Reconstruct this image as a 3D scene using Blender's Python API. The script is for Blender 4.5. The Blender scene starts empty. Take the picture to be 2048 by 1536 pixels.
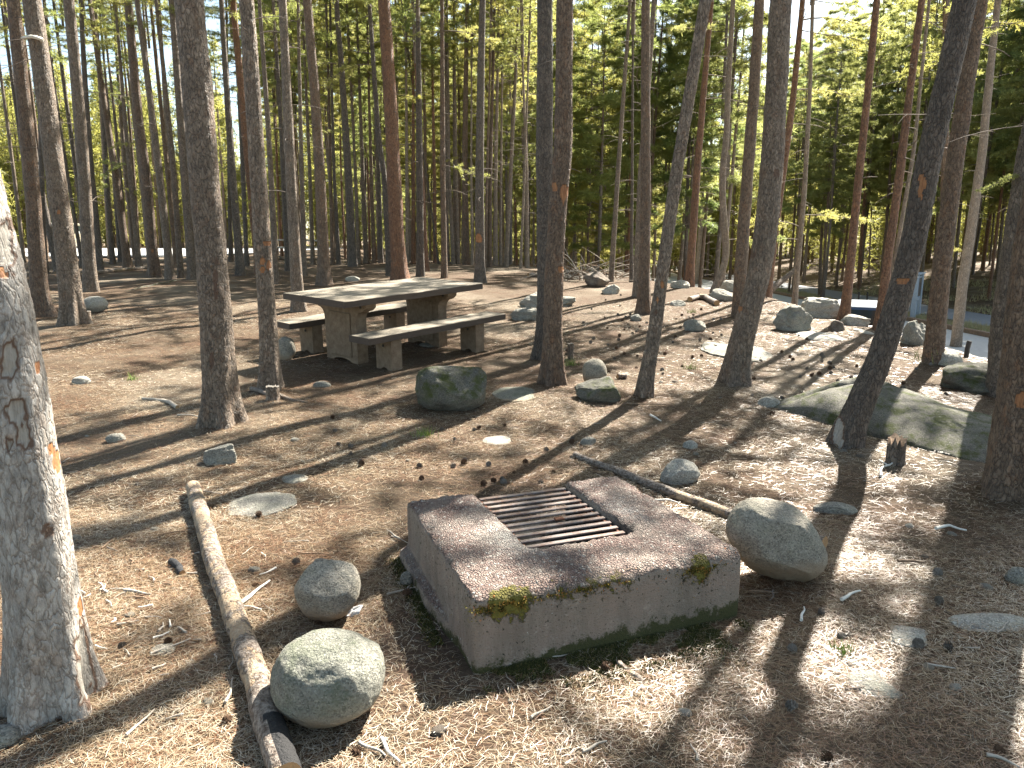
import bpy, math, random
import numpy as np
from mathutils import Vector
rng = np.random.default_rng(7)
random.seed(7)
sc = bpy.context.scene
col = sc.collection

# ------------------------------------------------------------------ camera maths
F = 1480.0; YH = 480.0; EYE = 1.65
PITCH = math.atan((768 - YH) / F)
CAM = np.array([0, 0, EYE])
FW = np.array([0, math.cos(PITCH), -math.sin(PITCH)])
UP = np.array([0, math.sin(PITCH), math.cos(PITCH)])
SUN_AZ, SUN_EL = math.radians(36.5), math.radians(47)      # azimuth measured from +Y towards +X


def ray(x, y):
    return FW + (x - 1024) / F * np.array([1.0, 0, 0]) + (768 - y) / F * UP


def proj(P):
    P = np.asarray(P, float) - CAM
    w = P @ FW
    return 1024 + F * P[..., 0] / w, 768 - F * (P @ UP) / w, w


# ------------------------------------------------------------------ noise
def _h(i, j, k, s):
    n = (i * 374761393 + j * 668265263 + k * 2147483647 + s * 974634777).astype(np.int64) & 0xFFFFFFFF
    n = ((n ^ (n >> 13)) * 1274126177) & 0xFFFFFFFF
    n = ((n ^ (n >> 16)) * 2246822519) & 0xFFFFFFFF
    return ((n ^ (n >> 15)) & 0xFFFFFF) / float(0xFFFFFF)


def vnoise(P, s=0):
    P = np.asarray(P, float)
    I = np.floor(P).astype(np.int64); f = P - I
    f = f * f * (3 - 2 * f)
    x, y, z = I[..., 0], I[..., 1], I[..., 2]
    r = 0
    for a in (0, 1):
        wx = f[..., 0] if a else 1 - f[..., 0]
        for b in (0, 1):
            wy = f[..., 1] if b else 1 - f[..., 1]
            for c in (0, 1):
                wz = f[..., 2] if c else 1 - f[..., 2]
                r = r + wx * wy * wz * _h(x + a, y + b, z + c, s)
    return r * 2 - 1


def fbm(P, s=0, o=4, g=0.5):
    r = 0; a = 1.0; t = 0
    P = np.asarray(P, float)
    for i in range(o):
        r = r + a * vnoise(P * (2.03 ** i) + 17.3 * i, s + i); t += a; a *= g
    return r / t


def worley(P, s=0):
    """distance to the nearest and second nearest feature point"""
    P = np.asarray(P, float)
    I = np.floor(P).astype(np.int64)
    d1 = np.full(P.shape[:-1], 9.0); d2 = d1.copy(); idv = np.zeros_like(d1)
    for a in (-1, 0, 1):
        for b in (-1, 0, 1):
            for c in (-1, 0, 1):
                J = I + np.array([a, b, c])
                q = np.stack([_h(J[..., 0], J[..., 1], J[..., 2], s + k) for k in (11, 12, 13)], -1) + J
                d = np.linalg.norm(P - q, axis=-1)
                m = d < d1
                d2 = np.where(m, d1, np.minimum(d2, d))
                idv = np.where(m, _h(J[..., 0], J[..., 1], J[..., 2], s + 20), idv)
                d1 = np.where(m, d, d1)
    return d1, d2, idv


def sstep(a, b, x):
    t = np.clip((x - a) / (b - a), 0, 1)
    return t * t * (3 - 2 * t)


# ------------------------------------------------------------------ terrain
EDGE = np.array([(5.6, -40), (5.6, 9), (5.25, 12.5), (4.8, 15.3), (3.0, 20), (0.0, 25.5), (-8, 33), (-13, 60), (-14, 300)], float)


def edge_dist(x, y):
    """signed distance to the edge of the plateau, positive outside (towards the road)"""
    best = np.full(np.shape(x), 1e9); sg = np.ones(np.shape(x))
    for (ax, ay), (bx, by) in zip(EDGE[:-1], EDGE[1:]):
        dx, dy = bx - ax, by - ay
        t = np.clip(((x - ax) * dx + (y - ay) * dy) / (dx * dx + dy * dy), 0, 1)
        px, py = x - ax - t * dx, y - ay - t * dy
        d = np.hypot(px, py)
        s = np.sign(dy * px - dx * py)
        m = d < best
        best = np.where(m, d, best); sg = np.where(m, s, sg)
    return best * sg


ROADZ = -1.85


def ground_z(x, y, bumps=True):
    x = np.asarray(x, float); y = np.asarray(y, float)
    yy = np.maximum(y, 0)
    z1 = 0.00315 * np.minimum(yy, 9.3) ** 2 * sstep(1.0, 6.5, yy)
    s = np.clip(yy - 9.3, 0, 20.7)
    z = z1 + 0.0586 * (s - s * s / (2 * 20.7))
    e = edge_dist(x, y)
    k = sstep(-0.3, 5.2, e)
    low = ROADZ + 0.085 * np.clip(x - 22.5, 0, 25)
    low = np.where(x < 6, ROADZ + 0.03 * np.clip(y - 45, 0, 60), low)
    z = z * (1 - k) + low * k
    if bumps:
        flat = sstep(0.5, 1.6, np.hypot(x - 0.25, y - 3.3)) * sstep(0.8, 2.2, np.hypot(x + 1.5, y - 9.3))
        road = 1 - sstep(8.0, 9.6, x) * (1 - sstep(22.0, 23.5, x))
        P = np.stack([x, y, 0 * x], -1)
        z = z + (0.05 * fbm(P * 0.55, 3, 2) + 0.018 * fbm(P * 2.7, 9, 3)) * flat * road
    return z


def ground_at(px, py, tmax=260):
    d = ray(px, py)
    t = np.concatenate([np.linspace(1.0, 30, 900), np.linspace(30, tmax, 1400)])
    P = CAM + t[:, None] * d
    h = P[:, 2] - ground_z(P[:, 0], P[:, 1])
    i = np.argmax(h < 0) if (h < 0).any() else len(t) - 1
    a, b = t[max(i - 1, 0)], t[i]
    for _ in range(25):
        m = (a + b) / 2; p = CAM + m * d
        if p[2] < ground_z(p[0], p[1]): b = m
        else: a = m
    return CAM + b * d


def at_depth(px, py, y):
    d = ray(px, py)
    return CAM + d * (y / d[1])


# ------------------------------------------------------------------ mesh helpers
class MB:
    def __init__(s): s.v = []; s.f = []; s.m = []; s.n = 0; s.a = []
    def add(s, v, f, m=0, attr=None):
        v = np.asarray(v, float).reshape(-1, 3)
        f = np.asarray(f, np.int64)
        s.v.append(v); s.f.append(f + s.n); s.m.append(np.full(len(f), m)); s.n += len(v)
        s.a.append(np.zeros(len(v)) if attr is None else np.broadcast_to(attr, (len(v),)))
        return s
    def build(s, name, mats, parent=None, smooth=True, origin=None, attr=False):
        me = bpy.data.meshes.new(name)
        V = np.concatenate(s.v)
        if origin is not None: V = V - np.asarray(origin)
        me.vertices.add(len(V)); me.vertices.foreach_set('co', V.astype(np.float32).ravel())
        tot = np.concatenate([np.full(len(f), f.shape[1]) for f in s.f])
        loops = np.concatenate([f.ravel() for f in s.f])
        me.loops.add(len(loops)); me.loops.foreach_set('vertex_index', loops.astype(np.int32))
        me.polygons.add(len(tot))
        me.polygons.foreach_set('loop_start', np.concatenate([[0], np.cumsum(tot)[:-1]]).astype(np.int32))
        for m in (mats if isinstance(mats, (list, tuple)) else [mats]): me.materials.append(m)
        me.polygons.foreach_set('material_index', np.concatenate(s.m).astype(np.int32))
        me.polygons.foreach_set('use_smooth', np.full(len(tot), smooth))
        if attr:
            a = me.attributes.new('tint', 'FLOAT', 'POINT')
            a.data.foreach_set('value', np.concatenate(s.a).astype(np.float32))
        me.update(calc_edges=True)
        return link(name, me, parent, origin)


def link(name, me, parent=None, loc=None):
    o = bpy.data.objects.new(name, me); col.objects.link(o)
    if parent is not None: o.parent = parent
    if loc is not None and parent is None: o.location = tuple(loc)
    return o


def tag(o, label=None, cat=None, group=None, kind=None):
    if label: o['label'] = label
    if cat: o['category'] = cat
    if group: o['group'] = group
    if kind: o['kind'] = kind
    return o


def empty(name, loc, label, cat, group=None, rz=0.0):
    o = bpy.data.objects.new(name, None); col.objects.link(o)
    o.location = tuple(loc); o.rotation_euler = (0, 0, rz); o.empty_display_size = 0.1
    return tag(o, label, cat, group)


def tube(P, R, n=8, cap=True, ph=0.0):
    P = np.asarray(P, float); R = np.broadcast_to(np.asarray(R, float), (len(P),))
    T = np.gradient(P, axis=0); T /= np.linalg.norm(T, axis=1)[:, None] + 1e-9
    ref = np.array([0, 0, 1.0]) if abs(T[0][2]) < 0.8 else np.array([0, 1.0, 0])
    A = np.cross(T, ref); A /= np.linalg.norm(A, axis=1)[:, None] + 1e-9
    B = np.cross(T, A)
    th = np.linspace(0, 2 * np.pi, n, endpoint=False) + ph
    V = P[:, None, :] + R[:, None, None] * (np.cos(th)[None, :, None] * A[:, None] + np.sin(th)[None, :, None] * B[:, None])
    V = V.reshape(-1, 3)
    i = np.arange(len(P) - 1)[:, None] * n; j = np.arange(n)[None]; k = (j + 1) % n
    Fq = np.stack([i + j, i + k, i + n + k, i + n + j], -1).reshape(-1, 4)
    return V, Fq


def add_tube(mb, P, R, n=8, m=0, caps=True, mcap=None, attr=None):
    V, Fq = tube(P, R, n)
    mb.add(V, Fq, m, attr)
    if caps:
        mc = m if mcap is None else mcap
        for row, c in ((0, P[0]), (len(P) - 1, P[-1])):
            ring = V[row * n:(row + 1) * n]
            v = np.vstack([ring, [c]])
            j = np.arange(n)
            f = np.stack([j, (j + 1) % n, np.full(n, n)], -1)
            if row == 0: f = f[:, ::-1]
            mb.add(v, f, mc)


def box(mb, c, s, m=0, R=None):
    c = np.asarray(c, float); s = np.asarray(s, float) / 2
    v = np.array([(a, b, d) for a in (-1, 1) for b in (-1, 1) for d in (-1, 1)], float) * s
    if R is not None: v = v @ np.asarray(R).T
    mb.add(v + c, [(0, 1, 3, 2), (4, 6, 7, 5), (0, 4, 5, 1), (2, 3, 7, 6), (0, 2, 6, 4), (1, 5, 7, 3)], m)


def bevel(o, w=0.01, seg=2):
    md = o.modifiers.new('bevel', 'BEVEL'); md.width = w; md.segments = seg; md.limit_method = 'ANGLE'
    return o


def ico(sub):
    import bmesh
    bm = bmesh.new(); bmesh.ops.create_icosphere(bm, subdivisions=sub, radius=1.0)
    v = np.array([x.co[:] for x in bm.verts]); f = np.array([[q.index for q in x.verts] for x in bm.faces])
    bm.free(); return v, f


ICO = {k: ico(k) for k in (2, 3, 4, 5, 6)}


# ------------------------------------------------------------------ materials
class NT:
    def __init__(s, name):
        s.m = bpy.data.materials.new(name); s.m.use_nodes = True
        s.t = s.m.node_tree; s.t.nodes.clear()
    def n(s, typ, ins=None, **props):
        nd = s.t.nodes.new('ShaderNode' + typ)
        for k, v in props.items(): setattr(nd, k, v)
        for k, v in (ins or {}).items():
            sk = nd.inputs[k]
            if hasattr(v, 'is_output'): s.t.links.new(v, sk)
            else:
                if isinstance(v, (tuple, list)) and len(v) == 3 and sk.type == 'RGBA': v = (*v, 1)
                sk.default_value = v
        return nd
    def coord(s, scale=(1, 1, 1), which='Object', off=(0, 0, 0)):
        c = s.n('TexCoord').outputs[which]
        return s.n('Mapping', {'Vector': c, 'Scale': scale, 'Location': off}).outputs[0]
    def noise(s, v, sc_, d=4, r=0.55, dist=0.0): return s.n('TexNoise', {'Vector': v, 'Scale': sc_, 'Detail': d, 'Roughness': r, 'Distortion': dist}).outputs['Fac']
    def vor(s, v, sc_, feature='F1', out='Distance', rnd=1.0):
        return s.n('TexVoronoi', {'Vector': v, 'Scale': sc_, 'Randomness': rnd}, feature=feature).outputs[out]
    def ramp(s, f, stops, interp='LINEAR'):
        r = s.n('ValToRGB', {'Fac': f}); cr = r.color_ramp; cr.interpolation = interp
        while len(cr.elements) < len(stops): cr.elements.new(0.5)
        for e, (p, c) in zip(cr.elements, stops):
            e.position = p; e.color = (*c, 1) if isinstance(c, (tuple, list)) else (c, c, c, 1)
        return r.outputs['Color']
    def mix(s, f, a, b, mode='MIX'):
        nd = s.n('Mix', data_type='RGBA', blend_type=mode)
        for i, v in ((0, f), (6, a), (7, b)):
            sk = nd.inputs[i]
            if hasattr(v, 'is_output'): s.t.links.new(v, sk)
            else: sk.default_value = (*v, 1) if isinstance(v, (tuple, list)) else v
        return nd.outputs[2]
    def math(s, op, a, b=0.0, c=None):
        d = {0: a, 1: b}
        if c is not None: d[2] = c
        return s.n('Math', d, operation=op).outputs[0]
    def maprange(s, v, a, b, c=0.0, d=1.0): return s.n('MapRange', {0: v, 1: a, 2: b, 3: c, 4: d}).outputs[0]
    def bump(s, h, st=0.5, dist=0.01, nrm=None):
        d = {'Height': h, 'Strength': st, 'Distance': dist}
        if nrm is not None: d['Normal'] = nrm
        return s.n('Bump', d).outputs[0]
    def out(s, colr, rough=0.9, nrm=None, spec=0.25, metal=0.0, **kw):
        d = {'Base Color': colr, 'Roughness': rough, 'Specular IOR Level': spec, 'Metallic': metal}
        if nrm is not None: d['Normal'] = nrm
        d.update(kw)
        b = s.n('BsdfPrincipled', d)
        o = s.n('OutputMaterial'); s.t.links.new(b.outputs[0], o.inputs[0])
        return s.m


def bark_mat(name, plate_a, plate_b, crev, flake, lich, sc_=46, flake_amt=0.5, bstr=0.9):
    k = NT(name)
    v = k.coord((1, 1, 0.42)); vo = k.coord((1, 1, 1))
    wcol = k.n('TexNoise', {'Vector': v, 'Scale': 30.0, 'Detail': 4.0}).outputs['Color']
    wob = k.n('VectorMath', {0: v, 1: k.n('VectorMath', {0: wcol, 3: 0.06}, operation='SCALE').outputs[0]}, operation='ADD').outputs[0]
    ed = k.vor(wob, sc_ * 0.9, 'DISTANCE_TO_EDGE'); cell = k.vor(wob, sc_ * 0.9, 'F1', 'Color')
    cs = k.n('SeparateColor', {0: cell}); cellv = cs.outputs[0]
    big = k.noise(vo, 5.0, 4, 0.6); fine = k.noise(v, 85, 6, 0.78); mid = k.noise(k.coord((1, 1, 0.55)), 16, 5, 0.7)
    rnd = k.n('ObjectInfo').outputs['Random']
    c = k.mix(k.maprange(cellv, 0.1, 0.9), plate_a, plate_b)
    c = k.mix(k.math('MULTIPLY', k.maprange(mid, 0.52, 0.62), flake_amt), c, flake)
    c = k.mix(k.math('MULTIPLY', k.maprange(fine, 0.54, 0.66), 0.7), c, lich)
    cm = k.maprange(k.math('ADD', ed, k.math('MULTIPLY', k.math('SUBTRACT', fine, 0.5), 0.35)), -0.02, 0.11, 0.85, 0.0)
    c = k.mix(cm, c, crev)
    c = k.mix(0.8, c, k.ramp(k.noise(v, 34, 6, 0.8), [(0.36, 0.38), (0.58, 1.12)]), 'MULTIPLY')
    c = k.mix(0.8, c, k.ramp(big, [(0.3, 0.6), (0.7, 1.05)]), 'MULTIPLY')
    c = k.mix(0.75, c, k.ramp(rnd, [(0, (0.70, 0.65, 0.60)), (1, (1, 0.95, 0.88))]), 'MULTIPLY')
    # wounds carried in a vertex attribute: 0 bark, 0.28 rim, 0.6 bare wood, 1.0 resin orange
    sa = k.n('Attribute', attribute_name='tint').outputs['Fac']
    streak = k.noise(k.coord((30, 30, 2.5)), 3, 4, 0.7)
    bare = k.mix(k.maprange(streak, 0.3, 0.7), (0.19, 0.165, 0.135), (0.36, 0.33, 0.285))
    orange = k.mix(k.maprange(streak, 0.3, 0.7), (0.18, 0.065, 0.025), (0.36, 0.17, 0.065))
    c = k.mix(k.maprange(sa, 0.06, 0.24), c, (0.12, 0.07, 0.045))
    c = k.mix(k.maprange(sa, 0.36, 0.5), c, bare)
    c = k.mix(k.maprange(k.math('ADD', sa, k.math('MULTIPLY', k.math('SUBTRACT', fine, 0.5), 0.5)), -0.3, -0.55), c, orange)
    h = k.math('ADD', k.math('MULTIPLY', k.maprange(ed, 0.0, 0.2), k.math('ADD', 0.4, cellv)), k.math('MULTIPLY', fine, 1.1))
    h = k.math('MULTIPLY', h, k.maprange(k.math('ABSOLUTE', sa), 0.2, 0.6, 1.0, 0.25))
    return k.out(c, 0.66, k.bump(h, bstr, 0.012), 0.5)


M = {}
M['bark_silver'] = bark_mat('silver_grey_bark', (0.42, 0.40, 0.375), (0.58, 0.56, 0.53), (0.24, 0.19, 0.15), (0.36, 0.24, 0.16), (0.55, 0.53, 0.49), 46, 0.35, 0.55)
M['bark_grey'] = bark_mat('grey_brown_bark', (0.25, 0.195, 0.148), (0.37, 0.295, 0.23), (0.05, 0.034, 0.026), (0.26, 0.135, 0.07), (0.27, 0.25, 0.21), 44, 0.4)
M['bark_brown'] = bark_mat('brown_bark', (0.21, 0.145, 0.10), (0.31, 0.22, 0.155), (0.05, 0.03, 0.022), (0.29, 0.145, 0.07), (0.25, 0.22, 0.17), 44, 0.6)
M['bark_orange'] = bark_mat('orange_brown_bark', (0.27, 0.135, 0.075), (0.37, 0.205, 0.12), (0.08, 0.035, 0.022), (0.38, 0.17, 0.08), (0.28, 0.2, 0.13), 40, 0.8)
M['bark_dark'] = bark_mat('dark_grey_bark', (0.16, 0.13, 0.107), (0.25, 0.205, 0.17), (0.03, 0.022, 0.018), (0.2, 0.12, 0.07), (0.19, 0.18, 0.15), 46, 0.25)
M['bark_pale'] = bark_mat('pale_tan_bark', (0.27, 0.21, 0.16), (0.38, 0.31, 0.245), (0.12, 0.085, 0.06), (0.34, 0.2, 0.11), (0.36, 0.33, 0.28), 50, 0.3, 0.5)


def m_needles(name, a, b, tr, tw=0.5):
    k = NT(name)
    r = k.n('NewGeometry').outputs['Random Per Island']; o = k.n('ObjectInfo').outputs['Random']
    c = k.mix(r, a, b)
    c = k.mix(0.8, c, k.ramp(o, [(0, (0.7, 0.8, 0.72)), (0.5, (1, 1, 1)), (1, (1.15, 1.0, 0.75))]), 'MULTIPLY')
    t = k.mix(0.8, tr, k.ramp(o, [(0, (0.65, 0.8, 0.7)), (0.5, (1, 1, 1)), (1, (1.15, 1.0, 0.8))]), 'MULTIPLY')
    d = k.n('BsdfPrincipled', {'Base Color': c, 'Roughness': 0.5, 'Specular IOR Level': 0.35})
    tl = k.n('BsdfTranslucent', {'Color': t})
    mx = k.n('MixShader', {0: tw, 1: d.outputs[0], 2: tl.outputs[0]})
    ou = k.n('OutputMaterial'); k.t.links.new(mx.outputs[0], ou.inputs[0])
    return k.m


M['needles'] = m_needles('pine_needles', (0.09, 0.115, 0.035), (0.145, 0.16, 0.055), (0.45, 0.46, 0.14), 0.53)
M['needles_lit'] = m_needles('sunlit_pine_needles', (0.12, 0.145, 0.05), (0.18, 0.19, 0.07), (0.55, 0.56, 0.2), 0.55)  # brighter copy of the needles, sunlight put into their colour
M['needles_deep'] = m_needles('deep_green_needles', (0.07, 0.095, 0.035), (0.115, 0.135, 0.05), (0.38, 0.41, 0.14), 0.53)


def m_simple(name, a, b, sc_=20, rough=0.9, bs=0.4, bd=0.01, spec=0.25, stretch=(1, 1, 1), metal=0.0):
    k = NT(name); v = k.coord(stretch)
    n1 = k.noise(v, sc_, 5, 0.65); n2 = k.noise(v, sc_ * 6, 3, 0.6)
    c = k.mix(k.maprange(n1, 0.3, 0.7), a, b)
    c = k.mix(0.5, c, k.ramp(n2, [(0.3, 0.6), (0.7, 1.0)]), 'MULTIPLY')
    return k.out(c, rough, k.bump(k.math('ADD', n1, n2), bs, bd), spec, metal)


M['twig'] = m_simple('dead_twig', (0.13, 0.10, 0.08), (0.24, 0.20, 0.165), 12)
M['grey_stick'] = m_simple('weathered_stick', (0.30, 0.25, 0.20), (0.50, 0.45, 0.38), 25, stretch=(1, 1, 1))
M['brown_stick'] = m_simple('brown_stick', (0.13, 0.085, 0.055), (0.26, 0.18, 0.12), 30)
M['white_stick'] = m_simple('bleached_stick', (0.58, 0.54, 0.47), (0.78, 0.75, 0.68), 20)
M['charcoal'] = m_simple('charcoal', (0.012, 0.012, 0.013), (0.05, 0.05, 0.052), 40, 0.6, 1.0)
M['paper'] = m_simple('white_paper', (0.72, 0.72, 0.72), (0.82, 0.82, 0.82), 60, 0.9, 0.6)
M['cone'] = m_simple('pine_cone_scale', (0.07, 0.04, 0.024), (0.17, 0.10, 0.06), 60, 0.8, 0.6)
M['cone_grey'] = m_simple('weathered_cone_scale', (0.13, 0.11, 0.09), (0.27, 0.235, 0.2), 60, 0.85, 0.6)
M['cutwood'] = m_simple('cut_wood', (0.30, 0.17, 0.08), (0.48, 0.31, 0.16), 30, 0.85)


def m_litter():
    k = NT('needle_litter_strands')
    a = k.n('Attribute', attribute_name='tint').outputs['Fac']
    c = k.ramp(a, [(0.0, (0.05, 0.028, 0.016)), (0.2, (0.17, 0.07, 0.033)), (0.4, (0.19, 0.115, 0.06)), (0.62, (0.27, 0.19, 0.11)), (0.84, (0.38, 0.30, 0.195)), (1.0, (0.52, 0.46, 0.36))])
    return k.out(c, 0.4, None, 0.6)


M['litter'] = m_litter()


def m_ground():
    k = NT('forest_floor')
    v = k.coord((1, 1, 1), 'Object')
    big = k.noise(v, 0.45, 4, 0.6); mid = k.noise(v, 3.2, 5, 0.65)
    # strands of needles lying in several directions
    s = None
    for i, (a, sx) in enumerate(((0.5, 1), (1.7, 1), (2.7, 1), (0.0, 1))):
        mp = k.n('Mapping', {'Vector': k.n('TexCoord').outputs['Object'], 'Rotation': (0, 0, a), 'Scale': (11, 110, 1), 'Location': (3.1 * i, 1.7 * i, 0)}).outputs[0]
        t = k.noise(mp, 1.0, 3, 0.6, 1.2)
        s = t if s is None else k.math('MAXIMUM', s, t)
    fine = k.noise(v, 70, 4, 0.7)
    tan = k.mix(k.maprange(s, 0.5, 0.78), (0.06, 0.038, 0.023), (0.27, 0.195, 0.12))
    red = k.mix(k.maprange(s, 0.5, 0.78), (0.055, 0.031, 0.018), (0.225, 0.135, 0.078))
    c = k.mix(k.maprange(mid, 0.42, 0.62), tan, red)
    pale = k.mix(fine, (0.13, 0.10, 0.07), (0.38, 0.32, 0.235))
    c = k.mix(k.math('MULTIPLY', k.maprange(big, 0.5, 0.64), 0.6), c, pale)
    c = k.mix(k.maprange(k.noise(v, 22, 4, 0.7), 0.62, 0.72), c, (0.075, 0.045, 0.03))
    c = k.mix(0.45, c, k.ramp(fine, [(0.3, 0.5), (0.65, 1.0)]), 'MULTIPLY')
    # soot soil inside and behind the fire pit
    x = k.n('SeparateXYZ', {0: k.n('TexCoord').outputs['Object']})
    d = k.n('VectorMath', {0: k.n('TexCoord').outputs['Object'], 1: (0.02, 4.05, 0.0)}, operation='DISTANCE').outputs['Value']
    soot = k.math('MULTIPLY', k.maprange(k.math('ADD', d, k.math('MULTIPLY', k.noise(v, 6, 4), 0.5)), 0.55, 1.0, 1.0, 0.0), 0.8)
    c = k.mix(soot, c, (0.03, 0.024, 0.02))
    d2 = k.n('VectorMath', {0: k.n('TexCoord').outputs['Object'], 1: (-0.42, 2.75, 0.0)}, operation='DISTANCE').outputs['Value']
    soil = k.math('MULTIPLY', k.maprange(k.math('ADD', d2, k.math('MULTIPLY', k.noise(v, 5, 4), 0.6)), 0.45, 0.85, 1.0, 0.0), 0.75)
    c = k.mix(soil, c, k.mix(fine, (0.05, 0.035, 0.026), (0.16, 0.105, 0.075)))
    h = k.math('ADD', k.math('MULTIPLY', s, 1.0), k.math('MULTIPLY', mid, 1.5))
    h = k.math('ADD', h, fine)
    return k.out(c, 0.85, k.bump(h, 1.0, 0.025), 0.2)


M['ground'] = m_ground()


def m_granite(name, a, b, lich, lich_amt=0.5, dark=(0.06, 0.06, 0.055), bottom=None):
    k = NT(name); v = k.coord(); 
    g = k.vor(v, 170, 'F1', 'Color'); gv = k.n('SeparateColor', {0: g}).outputs[0]
    sp = k.noise(v, 110, 3, 0.75)
    n1 = k.noise(v, 5, 5, 0.62); n2 = k.noise(v, 14, 5, 0.7)
    c = k.mix(k.maprange(n1, 0.35, 0.65), a, b)
    c = k.mix(0.9, c, k.ramp(gv, [(0.0, 0.45), (0.3, 0.85), (0.8, 1.05), (1.0, 1.4)]), 'MULTIPLY')
    c = k.mix(0.7, c, k.ramp(n2, [(0.32, 0.6), (0.55, 1.0), (0.7, 1.15)]), 'MULTIPLY')
    c = k.mix(k.maprange(sp, 0.61, 0.68), c, dark)
    nz = k.n('SeparateXYZ', {0: k.n('NewGeometry').outputs['Normal']}).outputs[2]
    lm = k.math('MULTIPLY', k.maprange(k.noise(v, 7, 6, 0.75), 0.46, 0.60), lich_amt)
    lm = k.math('MULTIPLY', lm, k.maprange(nz, -0.6, 0.3))
    c = k.mix(lm, c, k.mix(n2, tuple(0.55 * q for q in lich), lich))
    if bottom:
        oz = k.n('SeparateXYZ', {0: k.n('TexCoord').outputs['Generated']}).outputs[2]
        c = k.mix(k.maprange(k.math('ADD', oz, k.math('MULTIPLY', n1, 0.5)), 0.52, 0.68, 0.9, 0.0), c, k.mix(n2, bottom, tuple(1.3 * q for q in bottom)))
    wl = k.maprange(k.noise(v, 26, 4, 0.7), 0.66, 0.72)
    c = k.mix(k.math('MULTIPLY', wl, 0.5), c, (0.55, 0.56, 0.52))
    h = k.math('ADD', k.math('MULTIPLY', n2, 1.2), k.math('ADD', k.math('MULTIPLY', gv, 0.25), sp))
    return k.out(c, 0.88, k.bump(h, 0.85, 0.016), 0.25)


M['granite'] = m_granite('grey_granite', (0.255, 0.24, 0.205), (0.36, 0.335, 0.285), (0.17, 0.18, 0.12), 0.35)
M['granite_green'] = m_granite('lichened_granite', (0.235, 0.23, 0.19), (0.34, 0.325, 0.27), (0.125, 0.14, 0.09), 0.75, bottom=(0.30, 0.235, 0.165))
M['granite_tan'] = m_granite('tan_granite', (0.29, 0.26, 0.21), (0.40, 0.36, 0.295), (0.18, 0.185, 0.12), 0.3, bottom=(0.28, 0.21, 0.145))
M['granite_moss'] = m_granite('mossy_granite', (0.125, 0.118, 0.098), (0.21, 0.195, 0.16), (0.075, 0.085, 0.026), 1.0)
M['granite_dark'] = m_granite('dark_rock', (0.14, 0.11, 0.09), (0.24, 0.19, 0.15), (0.2, 0.2, 0.15), 0.4)
M['granite_white'] = m_granite('pale_stone', (0.38, 0.355, 0.305), (0.50, 0.47, 0.41), (0.26, 0.265, 0.19), 0.35)

def m_log():
    k = NT('peeling_log')
    v = k.coord(); n1 = k.noise(v, 6, 6, 0.72); n2 = k.noise(v, 60, 4, 0.7); n3 = k.noise(v, 21, 5, 0.75)
    w = k.mix(k.maprange(n3, 0.3, 0.7), (0.30, 0.195, 0.115), (0.50, 0.40, 0.285))
    b = k.mix(k.maprange(n2, 0.35, 0.65), (0.10, 0.065, 0.045), (0.33, 0.28, 0.235))
    a = k.n('Attribute', attribute_name='tint').outputs['Fac']      # 0 bare .. 1 barky, 2 charred
    m = k.maprange(k.math('ADD', k.math('ADD', n1, k.math('MULTIPLY', k.math('SUBTRACT', n3, 0.5), 0.25)), k.math('MULTIPLY', a, 0.3)), 0.62, 0.645)
    c = k.mix(m, w, b)
    c = k.mix(k.maprange(k.noise(v, 34, 4, 0.7), 0.64, 0.69), c, (0.06, 0.04, 0.028))
    c = k.mix(0.7, c, k.ramp(n2, [(0.3, 0.5), (0.6, 1.05)]), 'MULTIPLY')
    ch = k.maprange(k.math('ADD', a, k.math('MULTIPLY', n1, 0.6)), 1.75, 1.85)
    c = k.mix(ch, c, (0.015, 0.014, 0.014))
    return k.out(c, 0.7, k.bump(k.math('ADD', k.math('MULTIPLY', m, 1.4), k.math('ADD', n2, n3)), 1.0, 0.014), 0.35)


M['log'] = m_log()

# ------------------------------------------------------------------ world, sun, camera
sc.world = bpy.data.worlds.new('World'); sc.world.use_nodes = True
wt = sc.world.node_tree; wt.nodes.clear()
sky = wt.nodes.new('ShaderNodeTexSky'); sky.sky_type = 'NISHITA'; sky.sun_disc = False
sky.sun_elevation = SUN_EL; sky.sun_rotation = SUN_AZ; sky.altitude = 2500; sky.air_density = 1.0; sky.dust_density = 7.0; sky.ozone_density = 1.0
bg = wt.nodes.new('ShaderNodeBackground'); bg.inputs[1].default_value = 0.08
wo = wt.nodes.new('ShaderNodeOutputWorld')
wm = wt.nodes.new('ShaderNodeMix'); wm.data_type = 'RGBA'; wm.blend_type = 'MULTIPLY'; wm.inputs[0].default_value = 1.0
wm.inputs[7].default_value = (1.0, 0.935, 0.75, 1)                 # light filtered by the canopy, camera balanced for the shade
wt.links.new(sky.outputs[0], wm.inputs[6]); wt.links.new(wm.outputs[2], bg.inputs[0]); wt.links.new(bg.outputs[0], wo.inputs[0])
sd = bpy.data.lights.new('sun', 'SUN'); sd.energy = 5.0; sd.angle = math.radians(0.5); sd.color = (1.0, 0.95, 0.85)
so = bpy.data.objects.new('sun', sd); col.objects.link(so)
dv = Vector((math.sin(SUN_AZ) * math.cos(SUN_EL), math.cos(SUN_AZ) * math.cos(SUN_EL), math.sin(SUN_EL)))
so.rotation_euler = dv.to_track_quat('Z', 'Y').to_euler(); so.location = (20, 30, 40)
cd = bpy.data.cameras.new('camera'); cam = bpy.data.objects.new('camera', cd); col.objects.link(cam)
cd.sensor_width = 36; cd.lens = F / 2048 * 36; cd.clip_end = 2000; cd.clip_start = 0.05
cam.location = tuple(CAM); cam.rotation_euler = (math.pi / 2 - PITCH, 0, 0)
sc.camera = cam
sc.view_settings.view_transform = 'Standard'; sc.view_settings.look = 'None'
sc.view_settings.exposure = 2.45; sc.view_settings.gamma = 1.0
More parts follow.
